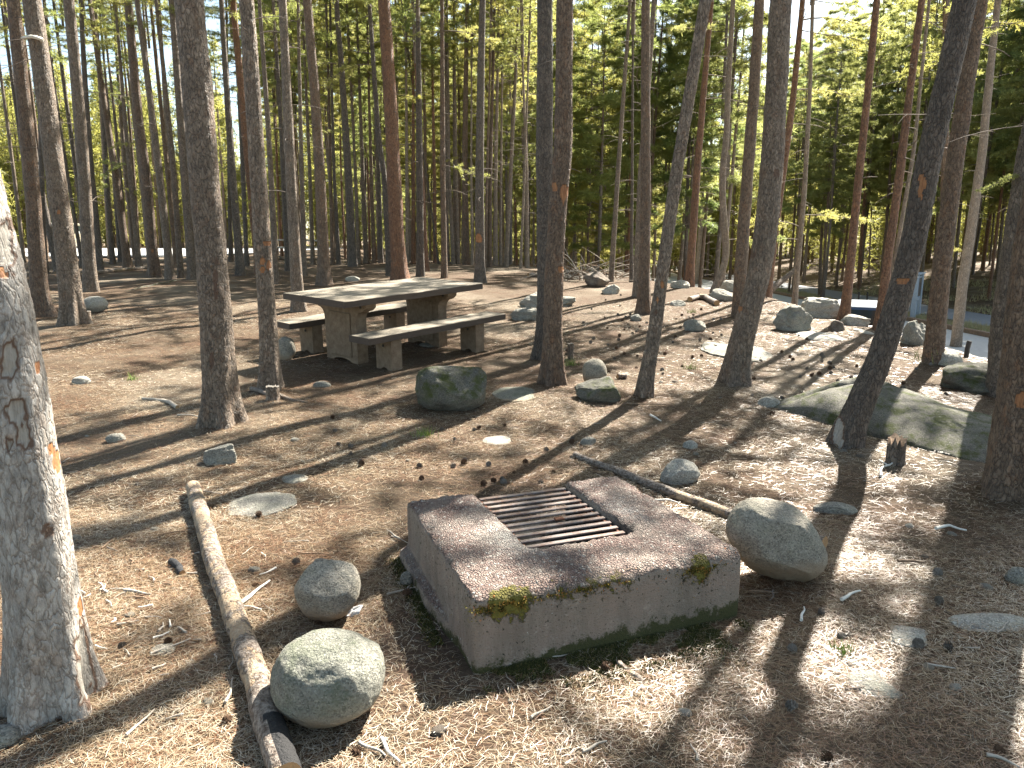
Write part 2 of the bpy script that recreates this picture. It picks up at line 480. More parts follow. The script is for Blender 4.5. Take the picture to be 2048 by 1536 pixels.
sc.cycles.max_bounces = 6; sc.cycles.diffuse_bounces = 4; sc.cycles.transmission_bounces = 4
sc.cycles.transparent_max_bounces = 4; sc.cycles.sample_clamp_indirect = 4.0
try:
    sc.cycles.use_denoising = True
except Exception:
    pass

# ------------------------------------------------------------------ ground
def axis(lo, hi, n, near, c=0.0):
    t = np.linspace(-1, 1, n); k = 4.6
    s = np.sinh(k * t) / np.sinh(k)
    return np.where(s < 0, c + s * (c - lo), c + s * (hi - c))


gx = axis(-260, 260, 560, 0, 0.5); gy = axis(-60, 420, 560, 0, 5.0)
X, Y = np.meshgrid(gx, gy)
Z = ground_z(X, Y)
i = np.arange(len(gy) - 1)[:, None] * len(gx); j = np.arange(len(gx) - 1)[None]
mb = MB(); mb.add(np.stack([X, Y, Z], -1).reshape(-1, 3), np.stack([i + j, i + j + 1, i + j + 1 + len(gx), i + j + len(gx)], -1).reshape(-1, 4))
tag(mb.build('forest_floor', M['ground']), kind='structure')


def sheet(name, xs, ys, zf, mat):
    X, Y = np.meshgrid(xs, ys); Z = zf(X, Y)
    n = len(xs); i = np.arange(len(ys) - 1)[:, None] * n; j = np.arange(n - 1)[None]
    m = MB(); m.add(np.stack([X, Y, Z], -1).reshape(-1, 3), np.stack([i + j, i + j + 1, i + j + 1 + n, i + j + n], -1).reshape(-1, 4))
    return tag(m.build(name, mat), kind='structure')


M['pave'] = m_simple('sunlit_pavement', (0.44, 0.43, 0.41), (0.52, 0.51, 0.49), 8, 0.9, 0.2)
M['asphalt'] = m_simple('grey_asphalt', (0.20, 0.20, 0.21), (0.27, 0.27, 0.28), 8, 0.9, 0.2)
KX = 17.4                                                          # the kerb between the road and its verge
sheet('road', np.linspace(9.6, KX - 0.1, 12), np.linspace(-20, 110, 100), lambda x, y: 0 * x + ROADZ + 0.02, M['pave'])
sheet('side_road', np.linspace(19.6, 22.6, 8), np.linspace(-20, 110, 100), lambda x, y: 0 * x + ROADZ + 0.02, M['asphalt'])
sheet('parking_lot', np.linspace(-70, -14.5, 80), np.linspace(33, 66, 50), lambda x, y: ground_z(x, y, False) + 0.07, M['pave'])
mb = MB(); box(mb, (KX, 40, ROADZ + 0.09), (0.2, 120, 0.2))
M['kerbwood'] = m_simple('brown_timber', (0.20, 0.13, 0.09), (0.30, 0.21, 0.15), 9)
tag(bevel(mb.build('kerb', M['kerbwood'], smooth=False), 0.02), kind='structure')

# ------------------------------------------------------------------ needle litter (stuff)
def strands(n, ymin, ymax, ln, wd, half, seed, lift=0.012):
    r = np.random.default_rng(seed)
    u = r.random(n)
    y = np.sqrt(ymin ** 2 + u * (ymax ** 2 - ymin ** 2))
    x = (r.random(n) * 2 - 1) * (half * y + 0.4)
    # gather in drifts and thin out elsewhere
    dn = fbm(np.stack([x * 1.3, y * 1.3, 0 * x], -1), 31, 3)
    bare = np.exp(-(np.hypot(x + 0.42, y - 2.75) / 0.42) ** 2) + np.exp(-(np.hypot(x - 0.0, y - 4.0) / 0.5) ** 2)
    keep = r.random(n) < np.clip(0.72 + 0.9 * dn, 0.18, 1.0) * (1 - 0.75 * np.clip(bare, 0, 1))
    x, y = x[keep], y[keep]; n = len(x)
    e = edge_dist(x, y)
    ca_, sa_ = 0.935, 0.355; ux, uy = x + 0.144, y - 2.58
    keep = (e < 1.0) & ~((ux * ca_ + uy * sa_ > -0.03) & (ux * ca_ + uy * sa_ < 1.26) & (-ux * sa_ + uy * ca_ > 0.0) & (-ux * sa_ + uy * ca_ < 1.3)); x, y = x[keep], y[keep]; n = len(x)
    a = r.random(n) * 2 * np.pi
    L = ln * (0.6 + 0.8 * r.random(n)); W = wd * (0.7 + 0.6 * r.random(n))
    bend = (r.random(n) - 0.5) * 1.2
    z = ground_z(x, y) + 0.001 + lift * r.random(n) ** 2
    tilt = (r.random(n) - 0.5) * 0.35
    tw = (r.random(n) - 0.5) * 1.2
    P = []
    for s in (-1, 0, 1):
        aa = a + bend * s * 0.5
        cx = x + np.cos(a) * L * 0.5 * s - np.sin(a) * L * 0.25 * bend * (s * s - 0.5)
        cy = y + np.sin(a) * L * 0.5 * s + np.cos(a) * L * 0.25 * bend * (s * s - 0.5)
        cz = z + tilt * L * 0.5 * s + 0.002
        w = W * (1.0 if s == 0 else 0.7) * 0.5
        nx, ny = -np.sin(aa) * w, np.cos(aa) * w
        P.append(np.stack([cx + nx, cy + ny, cz + tw * w * 0.6], -1)); P.append(np.stack([cx - nx, cy - ny, cz - tw * w * 0.6], -1))
    V = np.stack(P, 1).reshape(-1, 3)
    b = np.arange(n)[:, None] * 6
    Fq = np.concatenate([b + np.array([0, 1, 3, 2]), b + np.array([2, 3, 5, 4])])
    red = fbm(np.stack([x * 0.9, y * 0.9, 0 * x], -1), 77, 3)
    t = np.clip(0.54 + 0.27 * r.standard_normal(n) - 0.7 * red, 0, 1)
    t = np.where(r.random(n) < 0.14, 0.16 + 0.1 * r.random(n), t)
    return V, Fq, np.repeat(t, 6)


mb = MB()
for args in ((270000, 1.6, 4.2, 0.042, 0.00115, 0.86, 1), (170000, 4.2, 7.5, 0.048, 0.0018, 0.80, 2), (120000, 7.5, 14, 0.055, 0.003, 0.75, 3)):
    V, Fq, t = strands(*args); mb.add(V, Fq, 0, t)
tag(mb.build('needle_litter', M['litter'], attr=True), kind='stuff')
#PART2
# ------------------------------------------------------------------ trees
def twig_curve(p0, az, ln, rise, droop, n=6, wob=0.05):
    t = np.linspace(0, 1, n)
    hx = ln * t; z = rise * ln * t - droop * ln * t * t
    w = wob * ln * np.sin(t * 5 + az * 3)
    return np.stack([p0[0] + np.cos(az) * hx - np.sin(az) * w, p0[1] + np.sin(az) * hx + np.cos(az) * w, p0[2] + z], -1)


def tufts(mb, C, A, r, k, ln, wd, m=0):
    """bunches of k needles at points C pointing along A"""
    n = len(C)
    D = A[:, None, :] * 0.55 + r.standard_normal((n, k, 3)) * 0.62
    D /= np.linalg.norm(D, axis=2)[..., None]
    S = np.cross(D, r.standard_normal((n, k, 3))); S /= np.linalg.norm(S, axis=2)[..., None] + 1e-9
    L = ln * (0.7 + 0.6 * r.random((n, k, 1)))
    b = C[:, None, :] + (r.random((n, k, 3)) - 0.5) * ln * 0.5
    v = np.stack([b - S * wd / 2, b + S * wd / 2, b + D * L + S * wd * 0.35, b + D * L - S * wd * 0.35], 2).reshape(-1, 3)
    f = np.arange(n * k)[:, None] * 4 + np.array([0, 1, 2, 3])
    mb.add(v, f, m)


def make_crown(seed, L, R, nb, k, ln, wd, low=0.55, top=0.12, tn=16, updir=0.15):
    r = np.random.default_rng(seed); mb = MB()
    C = []; A = []
    add_tube(mb, np.array([(0, 0, 0), (0.02, 0.01, L * 0.5), (0, 0, L)]), [0.05, 0.03, 0.006], 6, 1)
    for b in range(nb):
        h = L * ((b + r.random()) / nb) ** 0.9
        q = h / L
        prof = (low + (1 - low) * min(1, q / 0.3)) * (1 - q * (1 - top)) ** 0.8
        ln_b = R * prof * (0.6 + 0.6 * r.random())
        az = b * 2.39996 + r.random() * 0.8
        P = twig_curve((0, 0, h), az, ln_b, updir + 0.35 * r.standard_normal() * 0.5 + 0.3 * q, 0.25 * r.random() + 0.05, 6, 0.08)
        add_tube(mb, P, np.linspace(0.016, 0.004, 6), 3, 1, caps=False)
        nt = max(3, int(tn * (0.5 + ln_b / R)))
        t = 0.25 + 0.75 * r.random(nt) ** 0.7
        i0 = np.minimum((t * 5).astype(int), 4); fr = (t * 5 - i0)[:, None]
        base = P[i0] * (1 - fr) + P[i0 + 1] * fr
        d = P[i0 + 1] - P[i0]; d /= np.linalg.norm(d, axis=1)[:, None]
        side = r.standard_normal((nt, 3)); side[:, 2] *= 0.6
        side /= np.linalg.norm(side, axis=1)[:, None]
        sl = (0.10 + 0.28 * r.random((nt, 1))) * (ln_b ** 0.7) * (1.15 - t[:, None] * 0.7)
        c = base + (side * 0.9 + d * 0.5) * sl
        a = side * 0.6 + d * 0.6 + np.array([0, 0, 0.35]); a /= np.linalg.norm(a, axis=1)[:, None]
        C.append(c); A.append(a)
        C.append(base); A.append(d)
    tufts(mb, np.concatenate(C), np.concatenate(A), r, k, ln, wd)
    return mb


CROWN = {}
def crown_meshes(key, n, mats, **kw):
    out = []
    for s in range(n):
        o = make_crown(100 * len(CROWN) + s, **kw).build('crown', mats)
        out.append(o.data); bpy.data.objects.remove(o)
    CROWN[key] = out


crown_meshes('airy', 5, [M['needles'], M['twig']], L=7.0, R=1.5, nb=44, k=8, ln=0.085, wd=0.011, tn=17)
crown_meshes('far', 6, [M['needles'], M['twig']], L=9.0, R=1.7, nb=70, k=10, ln=0.12, wd=0.013, tn=26, top=0.4)
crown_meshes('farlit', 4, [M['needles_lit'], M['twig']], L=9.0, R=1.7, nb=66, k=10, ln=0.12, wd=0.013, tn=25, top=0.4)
crown_meshes('deep', 5, [M['needles_deep'], M['twig']], L=9.0, R=1.9, nb=78, k=10, ln=0.12, wd=0.014, tn=28, updir=-0.02, top=0.35)


def make_sprig(seed, mats):
    r = np.random.default_rng(seed); mb = MB(); C = []; A = []
    main = twig_curve((0, 0, 0), 0, 1.0, 0.12, 0.3, 8, 0.06)
    add_tube(mb, main, np.linspace(0.011, 0.004, 8), 4, 1)
    for b in range(9):
        t = 0.3 + 0.7 * b / 8; p = main[int(t * 7)]
        q = twig_curve(p, (r.random() - 0.5) * 2.6, 0.16 + 0.2 * r.random(), 0.25 * r.standard_normal(), 0.2, 5)
        add_tube(mb, q, np.linspace(0.005, 0.002, 5), 3, 1, caps=False)
        for w in np.linspace(0.35, 1, 5):
            C.append(q[int(w * 4)]); A.append((q[-1] - q[0]) / np.linalg.norm(q[-1] - q[0]))
    tufts(mb, np.array(C), np.array(A), r, 16, 0.065, 0.007)
    o = mb.build('leafy_branch', mats); me = o.data; bpy.data.objects.remove(o); return me


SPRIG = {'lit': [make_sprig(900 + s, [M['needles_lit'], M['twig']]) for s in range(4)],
         'green': [make_sprig(950 + s, [M['needles'], M['twig']]) for s in range(3)]}


def dead_twigs(mb, sp, rad, zlo, zhi, n, r, lmax=0.9, m=1):
    for _ in range(n):
        z = zlo + (zhi - zlo) * r.random()
        p = (np.interp(z, sp[:, 2], sp[:, 0]), np.interp(z, sp[:, 2], sp[:, 1]), z)
        rr = np.interp(z, sp[:, 2], rad)
        az = r.random() * 2 * np.pi
        ln = 0.12 + lmax * r.random() ** 1.6
        P = twig_curve((p[0] + math.cos(az) * rr * 0.8, p[1] + math.sin(az) * rr * 0.8, z), az, ln, 0.25 * r.standard_normal() * 0.7 + 0.1, 0.45 * r.random(), 6, 0.07)
        rb = 0.004 + 0.006 * r.random()
        add_tube(mb, P, np.linspace(rb, rb * 0.35, 6), 4, m, caps=False)
        if ln > 0.45 and r.random() < 0.6:
            q = twig_curve(P[3], az + 0.9 * (1 if r.random() < .5 else -1), ln * 0.4, 0.0, 0.4, 4)
            add_tube(mb, q, np.linspace(rb * 0.5, rb * 0.25, 4), 3, m, caps=False)


def make_trunk(sp, rad, n, amp, flare, seed, origin, scars=None, plate=42, twigs=None):
    """sp: spine points (world), rad: radius per point"""
    r = np.random.default_rng(seed)
    th = np.linspace(0, 2 * np.pi, n, endpoint=False)
    z = sp[:, 2] - sp[0, 2]
    e = np.exp(-np.maximum(z - 0.05, 0) / (0.26 if flare < 1 else 0.32))[:, None]
    ph = r.random() * 6.28; lob = int(r.integers(3, 6))
    rr = rad[:, None] * (1 + 1.25 * flare * e * (0.55 + 0.45 * np.cos(lob * th + ph)[None]) + 0.05 * np.cos(2 * th + ph)[None])
    V = np.stack([sp[:, 0, None] + rr * np.cos(th), sp[:, 1, None] + rr * np.sin(th), np.repeat(sp[:, 2, None], n, 1)], -1)
    Nn = np.stack([np.cos(th), np.sin(th), 0 * th], -1)[None]
    loc = V - sp[0]
    if amp > 0:
        d1, d2, idv = worley(loc * np.array([plate, plate, plate * 0.5]) + seed * 7.7, seed % 50)
        dsp = amp * (sstep(0.0, 0.3, d2 - d1) * (0.35 + 0.65 * idv) - 0.5)
        V = V + Nn * dsp[..., None]
    V = V + Nn * (0.035 * rad[:, None] * 3 * fbm(loc * np.array([7, 7, 2.5]) + seed, 5, 3))[..., None]
    att = np.zeros(V.shape[:2])
    if scars:
        px, py, w = proj(V)
        face = (Nn * (CAM - V)).sum(-1) > 0
        for (sx, sy, a, b, typ) in scars:
            nz = fbm(np.stack([px * 0.06, py * 0.06, 0 * px], -1) , 13, 4) * 0.8
            d = np.sqrt(((px - sx) / a) ** 2 + ((py - sy) / b) ** 2) + nz
            if typ == 'bare':
                val = np.where(d < 0.95, 0.6, np.where(d < 1.14, 0.26, 0))
                V = V - Nn * (np.where(face & (d < 1), 0.008, 0) * (rad[:, None] / 0.1))[..., None]
            elif typ == 'orange': val = np.where(d < 0.9, -1.0, 0)
            else: val = np.where(d < 1, 0.28, 0)
            att = np.where(face & (val != 0), val, att)
    mb = MB()
    i = np.arange(len(sp) - 1)[:, None] * n; j = np.arange(n)[None]; k = (j + 1) % n
    mb.add(V.reshape(-1, 3), np.stack([i + j, i + k, i + n + k, i + n + j], -1).reshape(-1, 4), 0, att.ravel())
    top = V[-1]; jj = np.arange(n)
    mb.add(np.vstack([top, [sp[-1]]]), np.stack([jj, (jj + 1) % n, np.full(n, n)], -1))
    if twigs: dead_twigs(mb, sp, rad, twigs[0], twigs[1], twigs[2], r, twigs[3] if len(twigs) > 3 else 0.9)
    return mb


ALLPOS = []
TREES = {}


def put(name, me, parent, loc):
    o = link(name, me, parent); o.location = tuple(loc); return o


def hero(key, label, kind, w, pts, scars=None, H=None, crown='airy', flare=None, tw=None, cs=1.0, group=None, dep=None):
    B = ground_at(*pts[0])
    if dep:                                  # stands on the far side of the bank's edge: its foot is hidden
        B = at_depth(*pts[0], dep); B[2] = float(ground_z(B[0], B[1]))
        k_ = proj(B)[1]
        pts = [(pts[0][0] - (pts[1][0] - pts[0][0]) * (k_ - pts[0][1]) / max(pts[0][1] - pts[1][1], 1) * 0.0, k_)] + list(pts[1:])
    D = (B - CAM) @ FW
    seed = abs(hash(key)) % 1000 if False else sum(ord(c) * (i + 3) for i, c in enumerate(key)) % 997
    r = np.random.default_rng(seed)
    P = [B] + [at_depth(x, y, B[1]) for x, y in pts[1:]]
    P = np.array(P)
    rad0 = w * D / F / 2
    if H is None: H = float(np.clip(rad0 * 2 * 62, 11.5, 18.5)) * (0.92 + 0.16 * r.random())
    zs = P[:, 2]; xs = P[:, 0]
    slope = (xs[-1] - xs[-2]) / max(zs[-1] - zs[-2], 0.1)
    zt = zs[-1]; ex = []
    for q in (0.33, 0.66, 1.0):
        dz = (B[2] + H - zt) * q
        ex.append((xs[-1] + slope * dz * (1 - 0.45 * q), zt + dz))
    if B[2] + H > zt + 0.5:
        xs = np.append(xs, [e[0] for e in ex]); zs = np.append(zs, [e[1] for e in ex])
    vis = EYE + 0.36 * D + 0.4
    n, dz = (72, 0.018) if D < 4.5 else (48, 0.03) if D < 10 else (24, 0.08) if D < 16 else (12, 0.22)
    if scars and D > 4.5: n, dz = 96, 0.02
    zz = np.concatenate([np.arange(B[2] - 0.12, min(vis, zs[-1]), dz), np.arange(min(vis, zs[-1]), zs[-1], 0.35)])
    xx = np.interp(zz, zs, xs)
    kk = max(3, int(0.5 / dz) | 1)
    if kk < len(xx):
        pad = np.concatenate([np.full(kk // 2, xx[0]), xx, np.full(kk // 2, xx[-1])])
        pad[:kk // 2] = xx[0] - (xx[1:kk // 2 + 1] - xx[0])[::-1]
        xx = np.convolve(pad, np.ones(kk) / kk, 'valid')
    yy = B[1] + 0.05 * np.sin(zz * 0.5 + seed)
    sp = np.stack([xx, yy, zz], -1)
    hz = np.clip((zz - B[2]) / H, 0, 1)
    rad = rad0 * np.maximum(1.06 - 0.95 * hz ** 1.15, 0.08)
    fl = (0.9 if D < 12 else 0.5) if flare is None else flare
    if tw is None:
        tw = (max(2.2, EYE + 0.02 * D), B[2] + H * 0.62, 10 if D < 10 else 20, )
    mb = make_trunk(sp, rad, n, 0.0045 if D < 4.5 else 0.006 if D < 12 else 0.0, fl, seed, B, scars, 52 if D < 4.5 else 55, tw)
    t = empty('pine_tree', B, label, 'tree', group or 'pines standing around the picnic site')
    mb.build('trunk', [M['bark_' + kind], M['twig']], t, True, B, True)
    ch = H * 0.52
    cx = np.interp(B[2] + ch, zs, xs)
    c = put('crown', CROWN[crown][seed % len(CROWN[crown])], t, (cx - B[0], 0, ch))
    Ls = 7.0 if crown == 'airy' else 9.0
    s = (H - ch + 0.4) / Ls
    wx = (0.75 + 0.35 * r.random()) * cs
    c.scale = (wx, wx, s); 
    c.rotation_euler = (0, math.atan2(np.interp(B[2] + H, zs, xs) - cx, H - ch), 0)
    ALLPOS.append((B[0], B[1])); TREES[key] = (t, B, sp, rad)
    return t


def sprig(key, px_y, side, ln, lit='lit', yaw=0.0):
    t, B, sp, rad = TREES[key]
    z = at_depth(1024, px_y, B[1])[2]
    x = np.interp(z, sp[:, 2], sp[:, 0])
    a = (0 if side > 0 else math.pi) + yaw
    o = put('leafy_branch', random.choice(SPRIG[lit]), t, (x - B[0], 0, z - B[2]))
    o.rotation_euler = (random.uniform(-.4, .4), random.uniform(-0.25, 0.2), a); o.scale = (ln, ln, ln)


hero('t1', 'silver-barked leaning pine with bare wood wounds at the left edge, nearest the camera', 'silver', 116,
     [(108, 1400), (97, 1200), (78, 1000), (50, 810), (18, 640), (-18, 470), (-48, 350), (-130, 0)],
     [(15, 500, 15, 48, 'bare'), (2, 545, 14, 14, 'orange'), (20, 722, 15, 42, 'bare'), (34, 828, 21, 24, 'bare'), (50, 872, 15, 23, 'bare'),
      (17, 886, 7, 12, 'bare'), (66, 884, 7, 8, 'hole'), (113, 915, 9, 26, 'orange'), (104, 900, 6, 12, 'orange'), (95, 1065, 12, 13, 'hole'),
      (167, 1225, 8, 36, 'orange'), (176, 1318, 22, 75, 'bare'), (160, 1210, 6, 14, 'orange'), (75, 735, 5, 14, 'orange')], H=13, flare=0.75, tw=(2.4, 8, 6, 0.5), cs=0.8)
hero('A', 'brown pine behind the silver leaning pine with its root spreading right', 'brown', 28, [(86, 632), (77, 594), (62, 400), (47, 240), (25, 0)], flare=1.0)
hero('B', 'grey pine with a white broken branch stub high on its trunk', 'grey', 34, [(150, 648), (144, 594), (122, 400), (96, 200), (66, 0)], [(118, 425, 5, 6, 'orange')], flare=0.9)
hero('C', 'straight grey-brown pine behind the white stone', 'grey', 23, [(181, 584), (179, 560), (165, 350), (150, 150), (137, 0)])
hero('p5', 'thin dark pine just right of the pine behind the white stone', 'dark', 14, [(198, 542), (182, 350), (163, 0)])
hero('p6', 'thin dark pine glimpsed in the gap left of the pine with the white stub', 'dark', 11, [(92, 546), (84, 440), (72, 0)])
hero('p7', 'leaning dark pine crossing behind the pine with the white stub', 'dark', 12, [(116, 543), (78, 350), (40, 100), (30, 0)])
hero('p8', 'very thin pine left of the straight pine behind the white stone', 'dark', 7, [(163, 533), (134, 350), (98, 78), (88, 0)])
hero('p9', 'thin pine in front of the bright parking lot, second of four together', 'dark', 9, [(227, 528), (216, 400), (190, 0)])
hero('p10', 'thin pine in front of the bright parking lot, third of four together', 'dark', 8, [(242, 524), (233, 430), (198, 0)])
hero('p11', 'curved pine with its foot beside the fallen pole, far left', 'brown', 14, [(258, 536), (232, 350), (210, 225), (197, 137), (178, 0)])
hero('p12', 'thin grey pine right of the curved pine beside the fallen pole', 'grey', 10, [(279, 535), (262, 350), (229, 0)])
hero('p13', 'stout orange-brown pine beside the mossy mound', 'brown', 20, [(307, 553), (292, 350), (279, 250), (258, 0)], [(305, 502, 3, 4, 'orange')], flare=0.7)
hero('p14', 'grey pine rising behind the mossy mound, left one of three', 'grey', 15, [(340, 558), (317, 350), (297, 175), (275, 0)])
hero('p15', 'slim grey pine, middle one of three behind the mossy mound', 'grey', 12, [(363, 556), (347, 350), (311, 0)])
hero('p16', 'grey pine standing against the left side of the big grey pine', 'grey', 16, [(387, 558), (370, 350), (341, 0)])
hero('p17', 'big straight grey pine with rough bark in front of the picnic table, left side', 'grey', 55,
     [(444, 848), (441, 790), (434, 650), (425, 525), (408, 300), (396, 150), (383, 0)], [(420, 215, 4, 12, 'hole'), (424, 262, 5, 12, 'hole'), (430, 560, 5, 16, 'hole'), (433, 520, 5, 8, 'hole'), (424, 720, 4, 16, 'hole'), (432, 590, 4, 9, 'hole')], flare=0.75, tw=(2.4, 9, 3, 0.4))
hero('p18', 'dark pine between the big grey pine and the scarred pine', 'dark', 15, [(480, 551), (465, 350), (444, 0)])
hero('p19', 'thin dark pine close left of the scarred pine', 'dark', 8, [(493, 532), (486, 350), (470, 0)])
hero('p20', 'thin dark pine just right of the big grey pine', 'dark', 8, [(463, 524), (459, 350), (452, 0)])
hero('p21', 'pine with orange cut marks left of the picnic table', 'grey', 34, [(538, 780), (534, 660), (526, 525), (513, 300), (503, 130), (495, 0)],
     [(535, 487, 11, 4, 'orange'), (524, 521, 7, 10, 'orange'), (538, 531, 5, 11, 'orange'), (525, 540, 6, 6, 'orange')], flare=0.8, tw=(2.6, 9, 6, 0.5))
hero('p22', 'orange pine tucked behind the pine with the cut marks', 'orange', 16, [(519, 548), (498, 350), (482, 172), (467, 0)])
hero('p23', 'slim grey pine right of the pine with the cut marks', 'grey', 11, [(552, 567), (541, 350), (518, 0)])
hero('p24', 'slim dark pine left of the pine by the bench end', 'dark', 11, [(578, 541), (568, 350), (558, 195), (545, 0)])
hero('p25', 'grey pine rising behind the far bench', 'grey', 21, [(597, 621), (583, 350), (576, 200), (566, 0)], flare=0.8)
hero('p26', 'slim grey pine close right of the pine behind the far bench', 'grey', 10, [(608, 552), (604, 350), (597, 0)])
hero('p27', 'tall orange-grey pine behind the left end of the picnic table', 'brown', 21, [(648, 570), (639, 350), (628, 170), (615, 0)], flare=0.9)
hero('p28', 'thin pine left of the tall pine behind the table end', 'grey', 8, [(626, 528), (619, 350), (604, 0)])
hero('p29', 'thin brown pine right of the tall pine behind the table end', 'brown', 7, [(666, 528), (661, 350), (652, 0)])
hero('p30', 'thin dark pine, second right of the tall pine behind the table end', 'dark', 8, [(677, 528), (668, 350), (660, 0)])
hero('p31', 'sturdy dark pine beyond the picnic table, left of centre', 'dark', 15, [(706, 533), (697, 350), (686, 176), (673, 0)])
hero('p32', 'thin grey pine hugging the sturdy dark pine beyond the table', 'grey', 7, [(718, 527), (711, 350), (692, 0)])
hero('p33', 'slim pine third left of the red-brown pine', 'grey', 9, [(733, 526), (726, 350), (712, 0)])
hero('p34', 'slim pine second left of the red-brown pine', 'brown', 8, [(748, 526), (743, 350), (733, 0)])
hero('p35', 'slim dark pine first left of the red-brown pine', 'dark', 9, [(761, 526), (757, 350), (742, 0)])
hero('p36', 'dark pine half hidden by the red-brown pine', 'dark', 13, [(780, 552), (768, 350), (756, 273), (738, 0)])
hero('p37', 'stout red-brown pine directly behind the picnic table', 'orange', 29, [(802, 560), (795, 480), (788, 350), (780, 200), (767, 0)], flare=0.5, tw=(2.5, 9, 14, 0.7))
hero('p38', 'thin grey pine right of the red-brown pine', 'pale', 7, [(815, 528), (814, 350), (811, 0)])
hero('p39', 'thin reddish pine left of the dark straight pine behind the table', 'orange', 8, [(826, 527), (827, 350), (826, 0)])
hero('p40', 'dark straight pine behind the far edge of the picnic table', 'dark', 15, [(842, 552), (839, 350), (837, 150), (835, 0)], tw=(2.5, 9, 16, 0.6))
hero('p41', 'yellow-barked pine hugging the dark straight pine behind the table', 'orange', 8, [(854, 543), (844, 350), (832, 150), (824, 0)])
hero('p42', 'thin red pine right of the dark straight pine', 'orange', 8, [(870, 526), (869, 350), (862, 0)])
hero('p43', 'spindly leaning sapling crossing in front of the red pine', 'dark', 4, [(877, 527), (853, 350), (822, 150), (797, 0)], H=10)
hero('p44', 'slim brown pine with its foot at the back corner of the table', 'brown', 11, [(889, 556), (885, 350), (884, 0)])
hero('p45', 'thin pine first right of the slim pine at the table corner', 'grey', 6, [(897, 527), (893, 350), (890, 0)])
hero('p46', 'slightly bent grey pine in the cluster beyond the table', 'grey', 8, [(907, 528), (898, 350), (896, 150), (893, 0)])
hero('p47', 'sturdier grey pine in the cluster beyond the table', 'grey', 11, [(914, 527), (911, 350), (907, 0)])
hero('p48', 'straight brown-grey pine between the cluster and the dark crest pine', 'brown', 13, [(933, 530), (929, 350), (932, 150), (935, 0)])
hero('p49', 'thin pine close left of the dark crest pine', 'pale', 5, [(945, 530), (942, 350), (944, 0)])
hero('p50', 'dark pine on the crest with a scuffed orange patch low on its trunk', 'dark', 18, [(960, 566), (959, 350), (962, 150), (965, 0)], [(958, 478, 6, 8, 'orange')], flare=0.6)
hero('p51', 'thin pine first right of the dark crest pine', 'brown', 6, [(971, 533), (974, 350), (984, 0)])
hero('p52', 'slim pine second right of the dark crest pine', 'brown', 9, [(979, 533), (980, 350), (990, 0)])
hero('p53', 'slim pale pine third right of the dark crest pine', 'pale', 9, [(991, 531), (991, 350), (998, 0)])
hero('p54', 'thin pale pine fourth right of the dark crest pine', 'pale', 6, [(1001, 531), (1002, 350), (1006, 0)])
hero('p55', 'pale pine leaning right on the crest beyond the table', 'pale', 9, [(1012, 533), (1021, 350), (1030, 180), (1037, 0)])
hero('p56', 'very thin pale pine leaning right near the centre crest', 'pale', 5, [(1041, 537), (1049, 350), (1057, 120), (1062, 0)])
hero('p57', 'thin upright pale pine crossing the very thin leaning one', 'pale', 7, [(1055, 536), (1054, 350), (1046, 150), (1041, 0)])
hero('p58', 'left trunk of the close pair of big pines right of the table', 'dark', 34, [(1090, 716), (1093, 600), (1091, 450), (1089, 300), (1090, 150), (1090, 0)], flare=0.7, tw=(2.5, 9, 4, 0.4))
hero('p59', 'right trunk of the close pair of big pines, with orange flaked bark', 'brown', 38, [(1106, 766), (1106, 690), (1106, 600), (1112, 450), (1126, 300), (1128, 150), (1129, 0)],
     [(1128, 390, 9, 22, 'orange'), (1122, 540, 7, 6, 'orange'), (1110, 375, 5, 10, 'orange')], flare=0.75, tw=(2.5, 9, 4, 0.4))
hero('p60', 'slim pale pine close right of the big pair', 'pale', 11, [(1137, 536), (1143, 350), (1152, 0)])
hero('p61', 'orange-brown pine standing in the brush pile', 'orange', 17, [(1154, 537), (1161, 350), (1170, 170), (1179, 0)], tw=(2.2, 9, 18, 0.8))
hero('p62', 'bleached grey pine right of the brush pile', 'pale', 8, [(1191, 542), (1200, 350), (1208, 170), (1215, 0)])
hero('p63', 'slim grey pine beside the triangular dark rock', 'grey', 10, [(1222, 563), (1235, 350), (1250, 140), (1260, 0)])
hero('p64', 'orange pine behind the slim one beside the triangular rock', 'orange', 12, [(1235, 550), (1251, 350), (1257, 290), (1268, 0)])
hero('p65', 'thin dark pine left of the forked-looking pair', 'dark', 6, [(1263, 564), (1265, 350), (1266, 0)])
hero('p66', 'grey pine half hidden behind the dark-footed pine', 'grey', 14, [(1272, 592), (1282, 350), (1296, 180), (1309, 0)])
hero('p67', 'red-brown pine with a dark flared foot, centre right', 'brown', 21, [(1287, 626), (1289, 480), (1290, 350), (1291, 150), (1292, 0)], flare=0.9, tw=(2.5, 9, 10, 0.6))
hero('p68', 'slim pale-orange pine right of the dark-footed pine', 'orange', 9, [(1308, 556), (1308, 350), (1311, 0)])
hero('p69', 'grey pine leaning right with orange scrapes, in front of the dark-footed pine', 'grey', 26, [(1290, 793), (1297, 745), (1309, 690), (1325, 560), (1354, 350), (1386, 150), (1411, 0)],
     [(1324, 570, 4, 9, 'orange'), (1315, 600, 3, 5, 'orange'), (1312, 625, 4, 6, 'hole')], flare=0.7, tw=(2.5, 9, 4, 0.4))
hero('p70', 'red-orange barked pine leaning right', 'orange', 16, [(1377, 573), (1393, 350), (1409, 170), (1424, 0)])
hero('p71', 'tan pine standing against the red-orange one', 'pale', 13, [(1395, 568), (1410, 350), (1420, 170), (1430, 0)])
hero('p72', 'pale pine with a strongly curved foot among the rocks', 'pale', 14, [(1425, 584), (1437, 563), (1450, 535), (1454, 495), (1447, 430), (1444, 350), (1452, 273), (1456, 156), (1463, 30), (1465, 0)], flare=0.3)
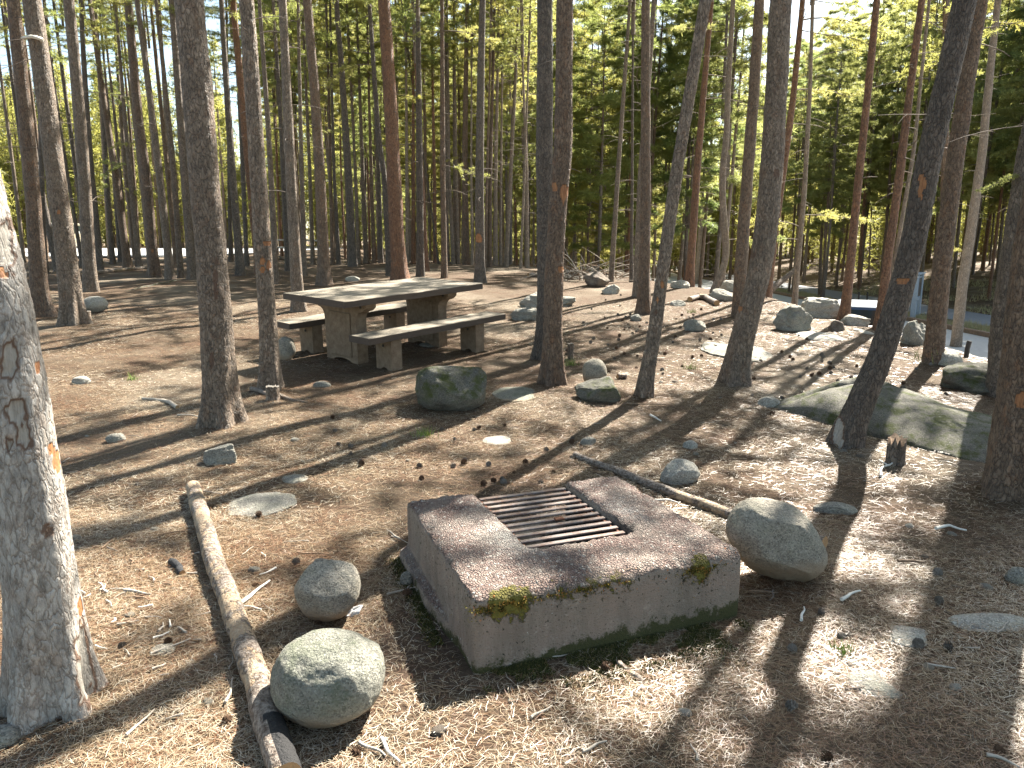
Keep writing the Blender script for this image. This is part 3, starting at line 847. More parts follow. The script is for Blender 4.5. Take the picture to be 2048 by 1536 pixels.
hero('p73', 'brown pine pressed against the left side of the big split-looking pine', 'brown', 24, [(1477, 634), (1483, 540), (1493, 400), (1501, 300), (1511, 150), (1519, 0)], flare=0.3)
hero('p74', 'big dark pine curving right above a wide foot, centre right', 'grey', 45, [(1468, 765), (1474, 720), (1482, 690), (1492, 640), (1517, 560), (1534, 450), (1548, 300), (1557, 150), (1565, 0)],
     [(1480, 618, 5, 6, 'orange'), (1500, 510, 10, 8, 'hole'), (1553, 345, 5, 10, 'hole')], flare=0.65, tw=(2.5, 9, 6, 0.6))
hero('p75', 'orange pine showing behind the big curving pine', 'orange', 14, [(1533, 588), (1550, 450), (1586, 200), (1607, 0)], dep=15.6)
hero('p76', 'slim tan pine beside the far grey road', 'pale', 10, [(1589, 600), (1606, 400), (1617, 200), (1625, 0)], dep=15.4)
hero('p77', 'orange-brown pine standing beside the parked vehicle', 'orange', 17, [(1692, 634), (1702, 540), (1714, 400), (1733, 200), (1751, 0)], tw=(2.5, 9, 10, 0.7), dep=11.8)
hero('p78', 'pale orange pine with many short stubs, left of the leaning pine', 'orange', 16, [(1762, 642), (1778, 520), (1796, 400), (1815, 250), (1845, 0)], tw=(2.0, 8, 26, 0.4), dep=11.0)
hero('p79', 'thin tan pine close behind the pine with many short stubs', 'pale', 8, [(1768, 610), (1802, 450), (1830, 300), (1862, 0)], dep=12.6)
hero('p80', 'dark pine leaning hard right over the mossy slab with a yellow chip', 'dark', 45, [(1688, 892), (1712, 840), (1745, 762), (1774, 690), (1805, 580), (1830, 480), (1861, 300), (1893, 150), (1926, 0)],
     [(1846, 368, 9, 19, 'orange'), (1806, 561, 15, 5, 'orange'), (1842, 392, 5, 8, 'orange'), (1674, 868, 12, 30, 'bare')], flare=0.6, tw=(2.6, 9, 4, 0.5))
hero('p81', 'reddish pine hidden behind the hard leaning pine', 'brown', 17, [(1886, 640), (1890, 525), (1893, 300), (1889, 0)], dep=14.0)
hero('p82', 'brown pine on the bank edge with a grassy foot', 'brown', 33, [(1861, 724), (1868, 680), (1885, 525), (1908, 360), (1940, 150), (1965, 0)], [(1873, 567, 4, 5, 'hole')], flare=0.25)
hero('p83', 'slim tan pine standing below the bank in front of the road', 'pale', 20, [(1911, 694), (1924, 560), (1934, 500), (1966, 300), (1997, 0)], flare=0.2, tw=(2.0, 8, 16, 0.5))
hero('p84', 'big shaded pine at the right edge, nearest one', 'brown', 100, [(2028, 985), (2042, 850), (2060, 700), (2078, 525), (2094, 400), (2150, 0)], [(2042, 800, 12, 16, 'orange')], flare=0.35, tw=(2.6, 9, 4, 0.4), cs=0.6)
hero('p85', 'shaded pine behind the big one at the right edge', 'dark', 52, [(2010, 792), (2020, 640), (2031, 552), (2045, 450), (2100, 100)], flare=0.3, cs=0.6)

for a in (('p11', 190, 1, 0.8), ('p11', 205, -1, 0.6, 'green'), ('p11', 375, 1, 0.7), ('p11', 372, -1, 0.7), ('p13', 285, -1, 0.7), ('p27', 265, 1, 0.5), ('p44', 62, 1, 1.1), ('p44', 66, -1, .6),
          ('p44', 330, 1, 0.9, 'green'), ('p48', 315, -1, 0.6), ('p28', 110, 1, 0.8), ('p64', 230, 1, 0.8), ('p61', 290, 1, 0.9), ('p61', 330, 1, .8), ('p62', 120, 1, 1.0, 'green'), ('p66', 60, 1, 0.9), ('p64', 345, -1, .9, 'green'),
          ('p18', 190, -1, 0.6, 'green'), ('p23', 400, -1, 0.6, 'green'), ('p18', 410, -1, 0.5, 'green'), ('p76', 430, 1, 1.1), ('p76', 455, -1, 1.1), ('p76', 480, -1, .9), ('p75', 180, 1, 1.1), ('p75', 40, 1, 1.6), ('p75', 60, 1, 1.3, 'green'),
          ('p85', 345, -1, 0.4), ('p72', 480, 1, .8), ('p83', 500, -1, .6), ('p10', 130, 1, 1.0, 'green'), ('p5', 330, 1, 0.8), ('p12', 330, -1, .8), ('C', 60, 1, .7, 'green'), ('p36', 130, -1, 1.2), ('p36', 190, 1, 1.0, 'green'), ('p31', 130, -1, 1.2, 'green')):
    sprig(*a)
# the white broken branch on the pine
t, B, sp, rad = TREES['B']
p0 = at_depth(82, 78, B[1] - 0.12); p1 = at_depth(62, 73, B[1] - 0.2); p2 = at_depth(42, 76, B[1] - 0.25)
mb = MB(); add_tube(mb, np.array([at_depth(86, 90, B[1]), p0, (p0 + p1) / 2 + (0, 0, .006), p1, (p1 + p2) / 2, p2]), [0.028, 0.03, 0.026, 0.024, 0.02, 0.012], 8)
o = mb.build('broken_branch', M['white_stick'], t, True, B); o['label'] = 'bleached white broken branch stub'

# --- the rest of the wood: copies of a few prototypes
PROT = []
for s in range(9):
    r = np.random.default_rng(300 + s)
    H = 15.0; zz = np.linspace(-0.2, H, 46)
    sp = np.stack([0.16 * np.sin(zz * 0.22 + s) - 0.16 * math.sin(s), 0.12 * np.cos(zz * 0.25 + s) - 0.12 * math.cos(s), zz], -1)
    rad = 0.085 * np.maximum(1.06 - 0.95 * np.clip(zz / H, 0, 1) ** 1.15, 0.08)
    mb = make_trunk(sp, rad, 9, 0, 0.4, 300 + s, (0, 0, 0), None, 36, (1.8, 9.5, 34, 0.9))
    o = mb.build('trunk', [M['bark_' + ('grey', 'brown', 'dark', 'pale', 'grey', 'orange', 'dark', 'brown', 'pale')[s]], M['twig']], None, True, None, True)
    PROT.append(o.data); bpy.data.objects.remove(o)


def free(x, y, d):
    return all((x - a) ** 2 + (y - b) ** 2 > d * d for a, b in ALLPOS)


def wood_tree(x, y, H, rs, ck, label, group, low, cw=1.0):
    z = float(ground_z(x, y)) - 0.05
    t = empty('pine_tree', (x, y, z), label, 'tree', group, random.uniform(0, 6.28))
    k = random.randrange(9); s = H / 15.0
    tr = link('trunk', PROT[k], t); tr.scale = (rs, rs, s)
    tr.rotation_euler = (random.gauss(0, 0.012), random.gauss(0, 0.012), 0)
    c = put('crown', random.choice(CROWN[ck]), t, (0, 0, H * low)); L = 7.0 if ck == 'airy' else 9.0
    w = random.uniform(0.75, 1.15) * cw
    c.scale = (w, w, (H * (1 - low) + 0.3) / L); c.rotation_euler = (0, 0, random.uniform(0, 6.28))
    ALLPOS.append((x, y))


def scatter(n, fn, dmin, H, rs, cks, label, group, low, cw=1.0):
    k = 0; tries = 0
    while k < n and tries < 6000:
        tries += 1
        x, y = fn()
        if not free(x, y, dmin) or 8.6 < x < KX + 0.4 or 19.3 < x < 23.0: continue
        wood_tree(x, y, random.uniform(*H), random.uniform(*rs), random.choice(cks), label, group, random.uniform(*low), cw)
        k += 1


def cone_zone(d0, d1, a0, a1):
    def f():
        d = math.sqrt(random.uniform(d0 * d0, d1 * d1)); a = random.uniform(a0, a1)
        return d * a, d
    return f


def right_zone():
    while True:
        d = math.sqrt(random.uniform(26 ** 2, 62 ** 2)); x = d * random.uniform(0.3, 0.86)
        if x > 23.2: return x, d


# slim trunks in front of and beside the parking lot
scatter(26, cone_zone(21, 31, -0.74, -0.28), 0.9, (12, 16), (0.6, 1.1), ['airy'], 'slim pine in the dense stand in front of the bright parking lot', 'slim pines in front of the parking lot', (0.5, 0.62))
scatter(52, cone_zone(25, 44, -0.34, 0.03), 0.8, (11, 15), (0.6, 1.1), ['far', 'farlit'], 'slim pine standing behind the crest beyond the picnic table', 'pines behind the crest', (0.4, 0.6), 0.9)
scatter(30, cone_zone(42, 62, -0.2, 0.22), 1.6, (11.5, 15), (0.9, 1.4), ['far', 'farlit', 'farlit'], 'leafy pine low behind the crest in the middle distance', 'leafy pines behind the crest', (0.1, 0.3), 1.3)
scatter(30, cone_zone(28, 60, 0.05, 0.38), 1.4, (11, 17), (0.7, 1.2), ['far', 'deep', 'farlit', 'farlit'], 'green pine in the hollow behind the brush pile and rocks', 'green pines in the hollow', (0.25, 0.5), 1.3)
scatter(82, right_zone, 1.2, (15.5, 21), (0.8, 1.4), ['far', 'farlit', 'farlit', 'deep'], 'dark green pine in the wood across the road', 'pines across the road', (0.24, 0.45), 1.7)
scatter(14, cone_zone(31, 52, 0.22, 0.42), 1.6, (13, 15.5), (0.8, 1.2), ['deep', 'far'], 'tall green pine beyond the far bend of the road', 'pines beyond the road bend', (0.2, 0.4), 1.1)

# pines just outside the right of the frame, along the bank: their shade falls into it
for x, y, H in ((7.0, 9.0, 15), (8.6, 11.4, 16), (10.2, 13.6, 16)):
    wood_tree(x, y, H, 1.15, 'airy', 'pine on the bank just beyond the right edge of the view', 'pines on the bank', 0.5, 1.1)

# far wood closing the view (one mass)
r = np.random.default_rng(55); mb = MB(); C = []
for kk in range(900):
    a = r.uniform(-1.0, 0.95)
    d = r.uniform(68, 118) if a < -0.12 else r.uniform(66, 120)
    if -0.02 < a < 0.28: h = r.uniform(9, 14)
    else: h = r.uniform(13, 19)
    x, y = d * a, d
    zb = float(ground_z(x, y, False))
    n = 300
    q = r.random(n) ** 0.85; lo = r.uniform(0.1, 0.45) if kk % 3 else r.uniform(0.0, 0.1); h = h * (0.55 if kk % 3 == 0 else 1)
    q = lo + (1 - lo) * q
    ang = r.random(n) * 6.28; rr = (2.2 * (1 - q) ** 0.6 + 0.25) * r.random(n) ** 0.6
    q = q + 0.02 * np.sin(q * 60 + ang)
    C.append(np.stack([x + rr * np.cos(ang), y + rr * np.sin(ang), zb + q * h], -1))
    z = np.array([-0.3, h * 0.5, h]); add_tube(mb, np.stack([x + 0 * z, y + 0 * z, zb + z], -1), np.array([0.15, 0.11, 0.03]), 5, 1, caps=False)
C = np.concatenate(C)
A = r.standard_normal(C.shape); A /= np.linalg.norm(A, axis=1)[:, None]
tufts(mb, C, A, r, 6, 0.5, 0.055)
tag(mb.build('far_forest', [M['needles'], M['bark_brown']]), kind='stuff')
#PART3
# ------------------------------------------------------------------ fire pit
FPO = np.array([-0.144, 2.58, -0.004]); FPA = math.atan2(0.355, 0.935)
fu = np.array([math.cos(FPA), math.sin(FPA), 0]); fv = np.array([-math.sin(FPA), math.cos(FPA), 0])
def fp(u, v, z=0.0): return FPO + fu * u + fv * v + np.array([0, 0, z])


def voxel_surface(S, cell, org, smooth=5):
    S = np.pad(S, 1); idx = {}; V = []; Fq = []
    dims = np.array(S.shape) + 1
    vid = -np.ones(dims, np.int64)
    quads = []
    for ax in range(3):
        for sgn in (0, 1):
            T = np.roll(S, -1 if sgn else 1, axis=ax)
            m = S & ~T
            c = np.argwhere(m)
            a, b = [(1, 2), (2, 0), (0, 1)][ax]
            base = c.copy(); base[:, ax] += sgn
            q = []
            for da, db in ((0, 0), (1, 0), (1, 1), (0, 1)):
                p = base.copy(); p[:, a] += da; p[:, b] += db; q.append(p)
            if not sgn: q = q[::-1]
            quads.append(np.stack(q, 1))
    Q = np.concatenate(quads)
    flat = Q.reshape(-1, 3); key = (flat[:, 0] * dims[1] + flat[:, 1]) * dims[2] + flat[:, 2]
    u, inv = np.unique(key, return_inverse=True)
    V = np.stack([u // (dims[1] * dims[2]), (u // dims[2]) % dims[1], u % dims[2]], -1).astype(float)
    V = (V - 1) * cell + org
    Fq = inv.reshape(-1, 4)
    for _ in range(smooth):
        acc = np.zeros_like(V); cnt = np.zeros(len(V))
        for i in range(4):
            j = (i + 1) % 4
            np.add.at(acc, Fq[:, i], V[Fq[:, j]]); np.add.at(cnt, Fq[:, i], 1)
            np.add.at(acc, Fq[:, j], V[Fq[:, i]]); np.add.at(cnt, Fq[:, j], 1)
        V = V * 0.45 + 0.55 * acc / cnt[:, None]
    return V, Fq


c = 0.0125
nu, nv, nz = 99 + 5, 92, 30
gu = (np.arange(nu) + 0.5) * c - 5 * c; gv = (np.arange(nv) + 0.5) * c; gz = (np.arange(nz) + 0.5) * c - 0.045
U3, V3, Z3 = np.meshgrid(gu, gv, gz, indexing='ij')
S = (U3 > 0)
S &= ~((U3 > 0.375) & (U3 < 0.905) & (V3 > 0.365))
S |= (U3 <= 0) & (Z3 < 0.085) & (V3 > 0.22 + 0 * U3) & (U3 > -0.055 * np.clip((V3 - 0.15) * 2.2, 0, 1))
V, Fq = voxel_surface(S, c, np.array([-5 * c, 0, -0.045]), 16)
V = V + (0.006 * np.stack([fbm(V * 5, 60 + i, 3) for i in range(3)], -1))
d1, d2, idv = worley(V * 42, 3)
topm = sstep(0.22, 0.30, V[:, 2])
V[:, 2] += topm * (0.014 * (0.5 - d1) + 0.009 * fbm(V * 16, 8, 3))
edge = np.exp(-((V[:, 1]) / 0.03) ** 2) * topm
V[:, 2] -= edge * 0.014 * (1 + 1.5 * fbm(V * 10, 4, 3))
chip = topm * sstep(0.25, 0.5, fbm(V * 11 + 3, 40, 3)) * np.exp(-(np.minimum(np.minimum(V[:, 1], 1.14 - V[:, 1]), np.minimum(np.abs(V[:, 0]), np.abs(1.24 - V[:, 0]))) / 0.04) ** 2)
V[:, 2] -= 0.03 * chip


def m_concrete_pit():
    k = NT('fire_pit_concrete'); v = k.coord()
    X = k.n('SeparateXYZ', {0: k.n('TexCoord').outputs['Object']}); x, y, z = X.outputs[0], X.outputs[1], X.outputs[2]
    nzv = k.n('SeparateXYZ', {0: k.n('NewGeometry').outputs['Normal']}).outputs[2]
    agg = k.n('SeparateColor', {0: k.vor(v, 85, 'F1', 'Color')}); ad = k.vor(v, 85, 'DISTANCE_TO_EDGE')
    n1 = k.noise(v, 6, 5, 0.65); n2 = k.noise(v, 28, 5, 0.72); n3 = k.noise(v, 120, 3, 0.7)
    top = k.mix(agg.outputs[0], (0.16, 0.105, 0.088), (0.285, 0.205, 0.175))
    top = k.mix(k.maprange(agg.outputs[1], 0.8, 0.9), top, (0.40, 0.36, 0.32))
    top = k.mix(k.maprange(ad, 0.0, 0.10, 0.75, 0.0), top, (0.055, 0.036, 0.032))
    top = k.mix(k.maprange(n1, 0.42, 0.62), top, k.mix(0.6, top, (0.30, 0.255, 0.215)))
    side = k.mix(n2, (0.165, 0.13, 0.10), (0.30, 0.245, 0.195))
    side = k.mix(k.maprange(n1, 0.4, 0.6), side, k.mix(0.5, side, (0.29, 0.21, 0.165)))
    stain = k.noise(k.coord((9, 9, 1.6)), 1.0, 5, 0.7)
    side = k.mix(k.maprange(stain, 0.45, 0.65, 0.0, 0.55), side, (0.14, 0.108, 0.084))
    side = k.mix(k.maprange(k.noise(v, 11, 6, 0.8), 0.55, 0.68, 0.0, 0.6), side, (0.40, 0.34, 0.28))
    side = k.mix(k.maprange(n3, 0.6, 0.68), side, (0.05, 0.04, 0.034))
    side = k.mix(k.maprange(k.math('ADD', k.noise(v, 48, 3, 0.6), k.maprange(z, 0.1, 0.3, 0.0, 0.07)), 0.66, 0.7), side, (0.03, 0.028, 0.016))
    c = k.mix(k.maprange(nzv, 0.35, 0.7), side, top)
    # pale ash left of the grate, soot right of it
    def gauss(cx, cy, sx, sy):
        a = k.math('POWER', k.math('DIVIDE', k.math('SUBTRACT', x, cx), sx), 2.0)
        b = k.math('POWER', k.math('DIVIDE', k.math('SUBTRACT', y, cy), sy), 2.0)
        return k.math('EXPONENT', k.math('MULTIPLY', k.math('ADD', a, b), -1.0))
    ash = k.math('MULTIPLY', gauss(0.33, 0.52, 0.11, 0.25), k.maprange(n2, 0.3, 0.6))
    c = k.mix(k.math('MULTIPLY', ash, 0.85), c, (0.50, 0.47, 0.42))
    ash2 = k.math('MULTIPLY', gauss(0.99, 0.62, 0.07, 0.16), k.maprange(n2, 0.35, 0.6))
    c = k.mix(k.math('MULTIPLY', ash2, 0.8), c, (0.50, 0.47, 0.43))
    soot = k.math('MULTIPLY', gauss(0.91, 0.45, 0.06, 0.16), k.maprange(n2, 0.3, 0.55))
    c = k.mix(k.math('MULTIPLY', soot, 0.9), c, (0.025, 0.022, 0.02))
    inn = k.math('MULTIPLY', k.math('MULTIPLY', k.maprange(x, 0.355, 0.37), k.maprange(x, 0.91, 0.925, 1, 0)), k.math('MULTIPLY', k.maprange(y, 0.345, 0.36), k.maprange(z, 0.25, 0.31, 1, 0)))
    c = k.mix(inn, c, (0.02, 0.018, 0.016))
    # moss on the upper front edge
    def win(a, b, s=0.04): return k.math('MULTIPLY', k.maprange(x, a - s, a + s), k.maprange(x, b - s, b + s, 1, 0))
    w = k.math('ADD', k.math('ADD', win(0.05, 0.25), k.math('MULTIPLY', win(0.3, 0.72), 0.62)), win(0.97, 1.07))
    m = k.math('MULTIPLY', k.math('MULTIPLY', w, k.maprange(y, 0.02, 0.10, 1, 0)), k.maprange(z, 0.13, 0.26))
    m = k.maprange(k.math('ADD', k.math('MULTIPLY', m, 0.5), k.math('MULTIPLY', n2, 0.8)), 0.72, 0.78)
    m = k.math('MULTIPLY', m, k.maprange(y, 0.05, 0.14, 1, 0))
    c = k.mix(m, c, k.mix(n3, (0.055, 0.05, 0.012), (0.22, 0.19, 0.04)))
    orl = k.math('MULTIPLY', k.maprange(k.noise(v, 55, 3, 0.6), 0.66, 0.70), k.math('MULTIPLY', k.maprange(y, 0.03, 0.12, 1, 0), k.maprange(z, 0.2, 0.26)))
    c = k.mix(orl, c, (0.50, 0.17, 0.04))
    # dark damp green at the foot
    ft = k.math('ADD', k.math('SUBTRACT', z, k.math('MULTIPLY', x, 0.045)), k.math('MULTIPLY', k.math('SUBTRACT', k.noise(v, 12, 6, 0.8), 0.5), 0.26))
    c = k.mix(k.maprange(ft, 0.028, 0.05, 1, 0), c, k.mix(n3, (0.026, 0.028, 0.012), (0.085, 0.08, 0.028)))
    # pale lichen freckles
    wl = k.math('MULTIPLY', k.maprange(k.noise(v, 38, 4, 0.75), 0.66, 0.69), k.math('MULTIPLY', k.maprange(x, 0.5, 0.3), k.maprange(nzv, 0.5, 0.2)))
    c = k.mix(k.math('MULTIPLY', wl, 0.9), c, (0.52, 0.53, 0.50))
    h = k.math('ADD', k.math('MULTIPLY', k.maprange(ad, 0, 0.3), k.maprange(nzv, 0.3, 0.7, 0.15, 1.0)), k.math('MULTIPLY', n3, 0.5))
    h = k.math('ADD', h, k.math('MULTIPLY', m, 1.0))
    return k.out(c, 0.92, k.bump(h, 1.0, 0.012), 0.3)


pit = empty('fire_pit', FPO, 'low square concrete fire pit with pinkish gravel top and mossy front edge', 'fire pit', rz=FPA)
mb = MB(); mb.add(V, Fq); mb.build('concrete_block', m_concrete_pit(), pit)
# moss cushions on the upper front edge
k = NT('yellow_moss'); v = k.coord()
r_ = k.n('NewGeometry').outputs['Random Per Island']
M['moss'] = k.out(k.ramp(r_, [(0, (0.03, 0.03, 0.01)), (0.35, (0.10, 0.085, 0.018)), (0.7, (0.21, 0.165, 0.03)), (0.88, (0.29, 0.19, 0.04)), (1.0, (0.46, 0.17, 0.045))]), 0.9)
k = NT('dark_moss'); r_ = k.n('NewGeometry').outputs['Random Per Island']
M['moss_dark'] = k.out(k.ramp(r_, [(0, (0.03, 0.034, 0.012)), (0.6, (0.07, 0.075, 0.022)), (0.9, (0.13, 0.12, 0.035)), (1.0, (0.28, 0.2, 0.08))]), 0.9)
r = np.random.default_rng(12)
def blades(mb, P, ln, wd, r, up=(0, 0, 1.0), sp=0.6):
    n = len(P); D = np.array(up) + sp * r.standard_normal((n, 3)); D /= np.linalg.norm(D, axis=1)[:, None]
    S = np.cross(D, r.standard_normal((n, 3))); S /= np.linalg.norm(S, axis=1)[:, None]
    L = ln * (0.5 + r.random((n, 1)))
    v = np.stack([P - S * wd / 2, P + S * wd / 2, P + D * L], 1).reshape(-1, 3)
    mb.add(v, np.arange(n)[:, None] * 3 + np.array([0, 1, 2]))
mb = MB()
for cx, cz, sx, sz, n in ((0.10, 0.275, 0.06, 0.016, 1500), (0.18, 0.28, 0.05, 0.012, 700), (0.30, 0.285, 0.07, 0.008, 350), (0.50, 0.285, 0.05, 0.012, 800), (0.62, 0.285, 0.08, 0.006, 160), (1.0, 0.265, 0.035, 0.03, 1700), (1.04, 0.285, 0.05, 0.008, 500)):
    u = cx + sx * r.standard_normal(n); z = cz + sz * r.standard_normal(n)
    lum = fbm(np.stack([u * 45, z * 45, 0 * u], -1), 2, 2) > -0.05
    u, z = u[lum], z[lum]
    d = np.clip(z - 0.285, 0, 0.03)
    P = np.stack([u, -0.002 + d * 1.5 + 0.004 * r.random(len(u)), np.minimum(z, 0.292)], -1)
    blades(mb, P, 0.010, 0.005, r, (0, -0.6, 0.7), 0.7)
o = mb.build('moss_cushions', M['moss'], pit); o['kind'] = 'stuff'
mb = MB(); n = 30000
u = r.random(n) * 1.22; w = np.abs(r.standard_normal(n)) * (0.045 + 0.05 * (u > 0.3) * (u < 1.05))
hgt = 0.02 + 0.045 * u
kp = fbm(np.stack([u * 9, w * 9, 0 * u], -1), 5, 3) > 0.02; u, w = u[kp], w[kp]; n = len(u)
P = FPO + fu * u[:, None] - fv * (w[:, None] + 0.002); P[:, 2] = ground_z(P[:, 0], P[:, 1]) + 0.004
blades(mb, P, 0.013, 0.005, r, (0, -0.1, 1), 0.6)
n = 5000; vv = 0.25 + r.random(n) * 0.85; w = np.abs(r.standard_normal(n)) * 0.025
P = FPO - fu * (w[:, None] + 0.055) + fv * vv[:, None]; P[:, 2] = ground_z(P[:, 0], P[:, 1]) + 0.004
blades(mb, P, 0.013, 0.005, r, (0, -0.1, 1), 0.6)
tag(mb.build('ground_moss', M['moss_dark']), kind='stuff')

# a few needles that have dropped on the block
n = 420; uu = r.random(n) * 1.2 + 0.02; vv = r.random(n) * 1.1 + 0.02
kp = ~((uu > 0.35) & (uu < 0.93) & (vv > 0.34)); uu, vv = uu[kp], vv[kp]; n = len(uu)
P = FPO + fu * uu[:, None] + fv * vv[:, None]; P[:, 2] = FPO[2] + 0.325
a = r.random(n) * 6.28; dd = np.stack([np.cos(a), np.sin(a), 0 * a], -1) * (0.018 + 0.012 * r.random((n, 1))); ss = np.stack([-np.sin(a), np.cos(a), 0 * a], -1) * 0.0008
mb = MB(); mb.add(np.stack([P - dd - ss, P - dd + ss, P + dd + ss, P + dd - ss], 1).reshape(-1, 3), np.arange(n)[:, None] * 4 + np.array([0, 1, 2, 3]), 0, np.repeat(np.clip(0.5 + 0.3 * r.standard_normal(n), 0.1, 1), 4))
tag(mb.build('fallen_needles', M['litter'], attr=True), kind='stuff')

# grate
k = NT('worn_grate_steel'); v = k.coord((1, 1, 1)); n1 = k.noise(v, 9, 5, 0.7); n2 = k.noise(v, 80, 3, 0.6)
c1 = k.mix(k.maprange(n1, 0.42, 0.62), (0.23, 0.195, 0.18), (0.17, 0.105, 0.08)); c1 = k.mix(k.maprange(n2, 0.55, 0.7), c1, (0.30, 0.26, 0.245))
M['grate'] = k.out(c1, 0.42, k.bump(n2, 0.3, 0.003), 0.5, 0.4)
M['rust'] = m_simple('rusty_iron', (0.10, 0.04, 0.025), (0.20, 0.085, 0.045), 25, 0.75, 0.5, 0.004)
M['ash'] = m_simple('ash_and_soot', (0.012, 0.011, 0.01), (0.04, 0.036, 0.032), 14, 0.95, 0.8, 0.02)
gr = empty('fire_grate', fp(0.64, 0.75, 0.292), 'rusty steel bar grate over the opening of the concrete fire pit', 'grate', rz=FPA)
for q in range(12):
    vv = 0.378 + q * 0.067
    mb = MB(); box(mb, (0.0 + 0.004 * (vv - .37), vv - 0.75, 0.0), (0.505, 0.027, 0.010))
    bevel(mb.build('bar', M['grate'], gr, False), 0.002, 1)
for s in (-1, 1):
    mb = MB(); box(mb, (s * 0.243, 0.0, -0.022), (0.012, 0.78, 0.034)); mb.build('side_rail', M['rust'], gr, False)
mb = MB(); box(mb, (0.03, -0.05, 0.006), (0.05, 0.03, 0.010)); bevel(mb.build('handle_tab', M['rust'], gr, False), 0.003, 1)
mb = MB(); n = 24; gxx, gyy = np.meshgrid(np.linspace(0.35, 0.93, n), np.linspace(0.34, 1.25, n))
P = FPO + fu * gxx.reshape(-1, 1) + fv * gyy.reshape(-1, 1); P[:, 2] = ground_z(P[:, 0], P[:, 1], False) + 0.035 + 0.02 * fbm(P * 9, 3, 3)
i = np.arange(n - 1)[:, None] * n; j = np.arange(n - 1)[None]
mb.add(P, np.stack([i + j, i + j + 1, i + j + 1 + n, i + j + n], -1).reshape(-1, 4))
tag(mb.build('ash', M['ash']), kind='stuff')

# ------------------------------------------------------------------ picnic table and benches
TO = np.array([-1.537, 9.26, 0.271])
tu = np.array([0.65191794, 0.75686709, 0.0464243]); tv = np.array([-0.7582812, 0.65097478, 0.03523436]); tn = np.cross(tu, tv)
from mathutils import Matrix
TR = Matrix([[tu[i], tv[i], tn[i]] for i in range(3)])


def m_plank(name, a, b, topc):
    k = NT(name); v = k.coord((1.2, 14, 14)); vi = k.coord()
    n1 = k.noise(v, 3, 6, 0.7, 0.6); n2 = k.noise(k.coord((3, 90, 90)), 1.5, 3, 0.6); n3 = k.noise(vi, 3, 4)
    nzv = k.n('SeparateXYZ', {0: k.n('NewGeometry').outputs['Normal']}).outputs[2]
    c = k.mix(n1, a, b)
    t = k.mix(k.maprange(n1, 0.35, 0.65), tuple(0.5 * q for q in topc), topc); t = k.mix(k.maprange(n3, 0.45, 0.65), t, k.mix(0.5, t, (0.16, 0.145, 0.115)))
    c = k.mix(k.maprange(nzv, 0.5, 0.8), c, t)
    c = k.mix(k.maprange(n2, 0.62, 0.75), c, (0.035, 0.027, 0.022))
    return k.out(c, 0.78, k.bump(k.math('ADD', n1, n2), 0.6, 0.008), 0.3)


M['plank'] = m_plank('dark_stained_plank', (0.055, 0.04, 0.031), (0.11, 0.085, 0.068), (0.26, 0.22, 0.165))
M['leg'] = m_simple('aggregate_concrete', (0.15, 0.105, 0.07), (0.26, 0.195, 0.135), 18, 0.92, 0.7, 0.006)
M['bolt'] = m_simple('dark_bolt', (0.02, 0.02, 0.02), (0.05, 0.045, 0.04), 30, 0.5)


def plank_slab(name, L, W, z, th, nb, parent, off=(0, 0)):
    mb = MB(); g = 0.007; bw = (W - g * (nb - 1)) / nb
    for q in range(nb):
        cy = -W / 2 + bw / 2 + q * (bw + g)
        n = 40; xs = np.linspace(-L / 2, L / 2, n)
        ring = []
        for xx in xs:
            e = 0.006 * vnoise(np.array([xx * 6, q * 5.0, off[0] * 9 + off[1]]))
            e2 = 0.005 * vnoise(np.array([xx * 9 + 40, q * 5.0, 2.0]))
            c = 0.006
            ring.append([(xx, cy - bw / 2 + e2, z - th), (xx, cy + bw / 2, z - th), (xx, cy + bw / 2, z - c + e * .3), (xx, cy + bw / 2 - c, z + e * .4), (xx, cy - bw / 2 + c + e2, z + e * .4), (xx, cy - bw / 2 + e2, z - c + e * .3)])
        ring = np.array(ring); mv = ring.reshape(-1, 3) + np.array([off[0], off[1], 0]); k6 = 6
        i = np.arange(n - 1)[:, None] * k6; j = np.arange(k6)[None]; kk = (j + 1) % k6
        mb.add(mv, np.stack([i + j, i + k6 + j, i + k6 + kk, i + kk], -1).reshape(-1, 4))
        mb.add(mv[:6], [(0, 1, 2, 3, 4, 5)]); mb.add(mv[-6:], [(5, 4, 3, 2, 1, 0)])
    return mb.build(name, M['plank'], parent, False)


def slab_leg(prof, u0, th, parent, off=0.0, name='leg'):
    """profile in the v-z plane extruded along u"""
    prof = np.array(prof); n = len(prof); mb = MB()
    a = np.stack([np.full(n, u0 - th / 2), prof[:, 0] + off, prof[:, 1]], -1); b = a.copy(); b[:, 0] += th
    mb.add(a, [tuple(range(n))[::-1]]); mb.add(b, [tuple(range(n))])
    j = np.arange(n); mb.add(np.vstack([a, b]), np.stack([j, (j + 1) % n, (j + 1) % n + n, j + n], -1))
    return bevel(mb.build(name, M['leg'], parent, False), 0.012, 2)


def arc(cx, cz, r0, r1, a0, a1, n=7): return [(cx + r0 * math.cos(t), cz + r1 * math.sin(t)) for t in np.linspace(a0, a1, n)]


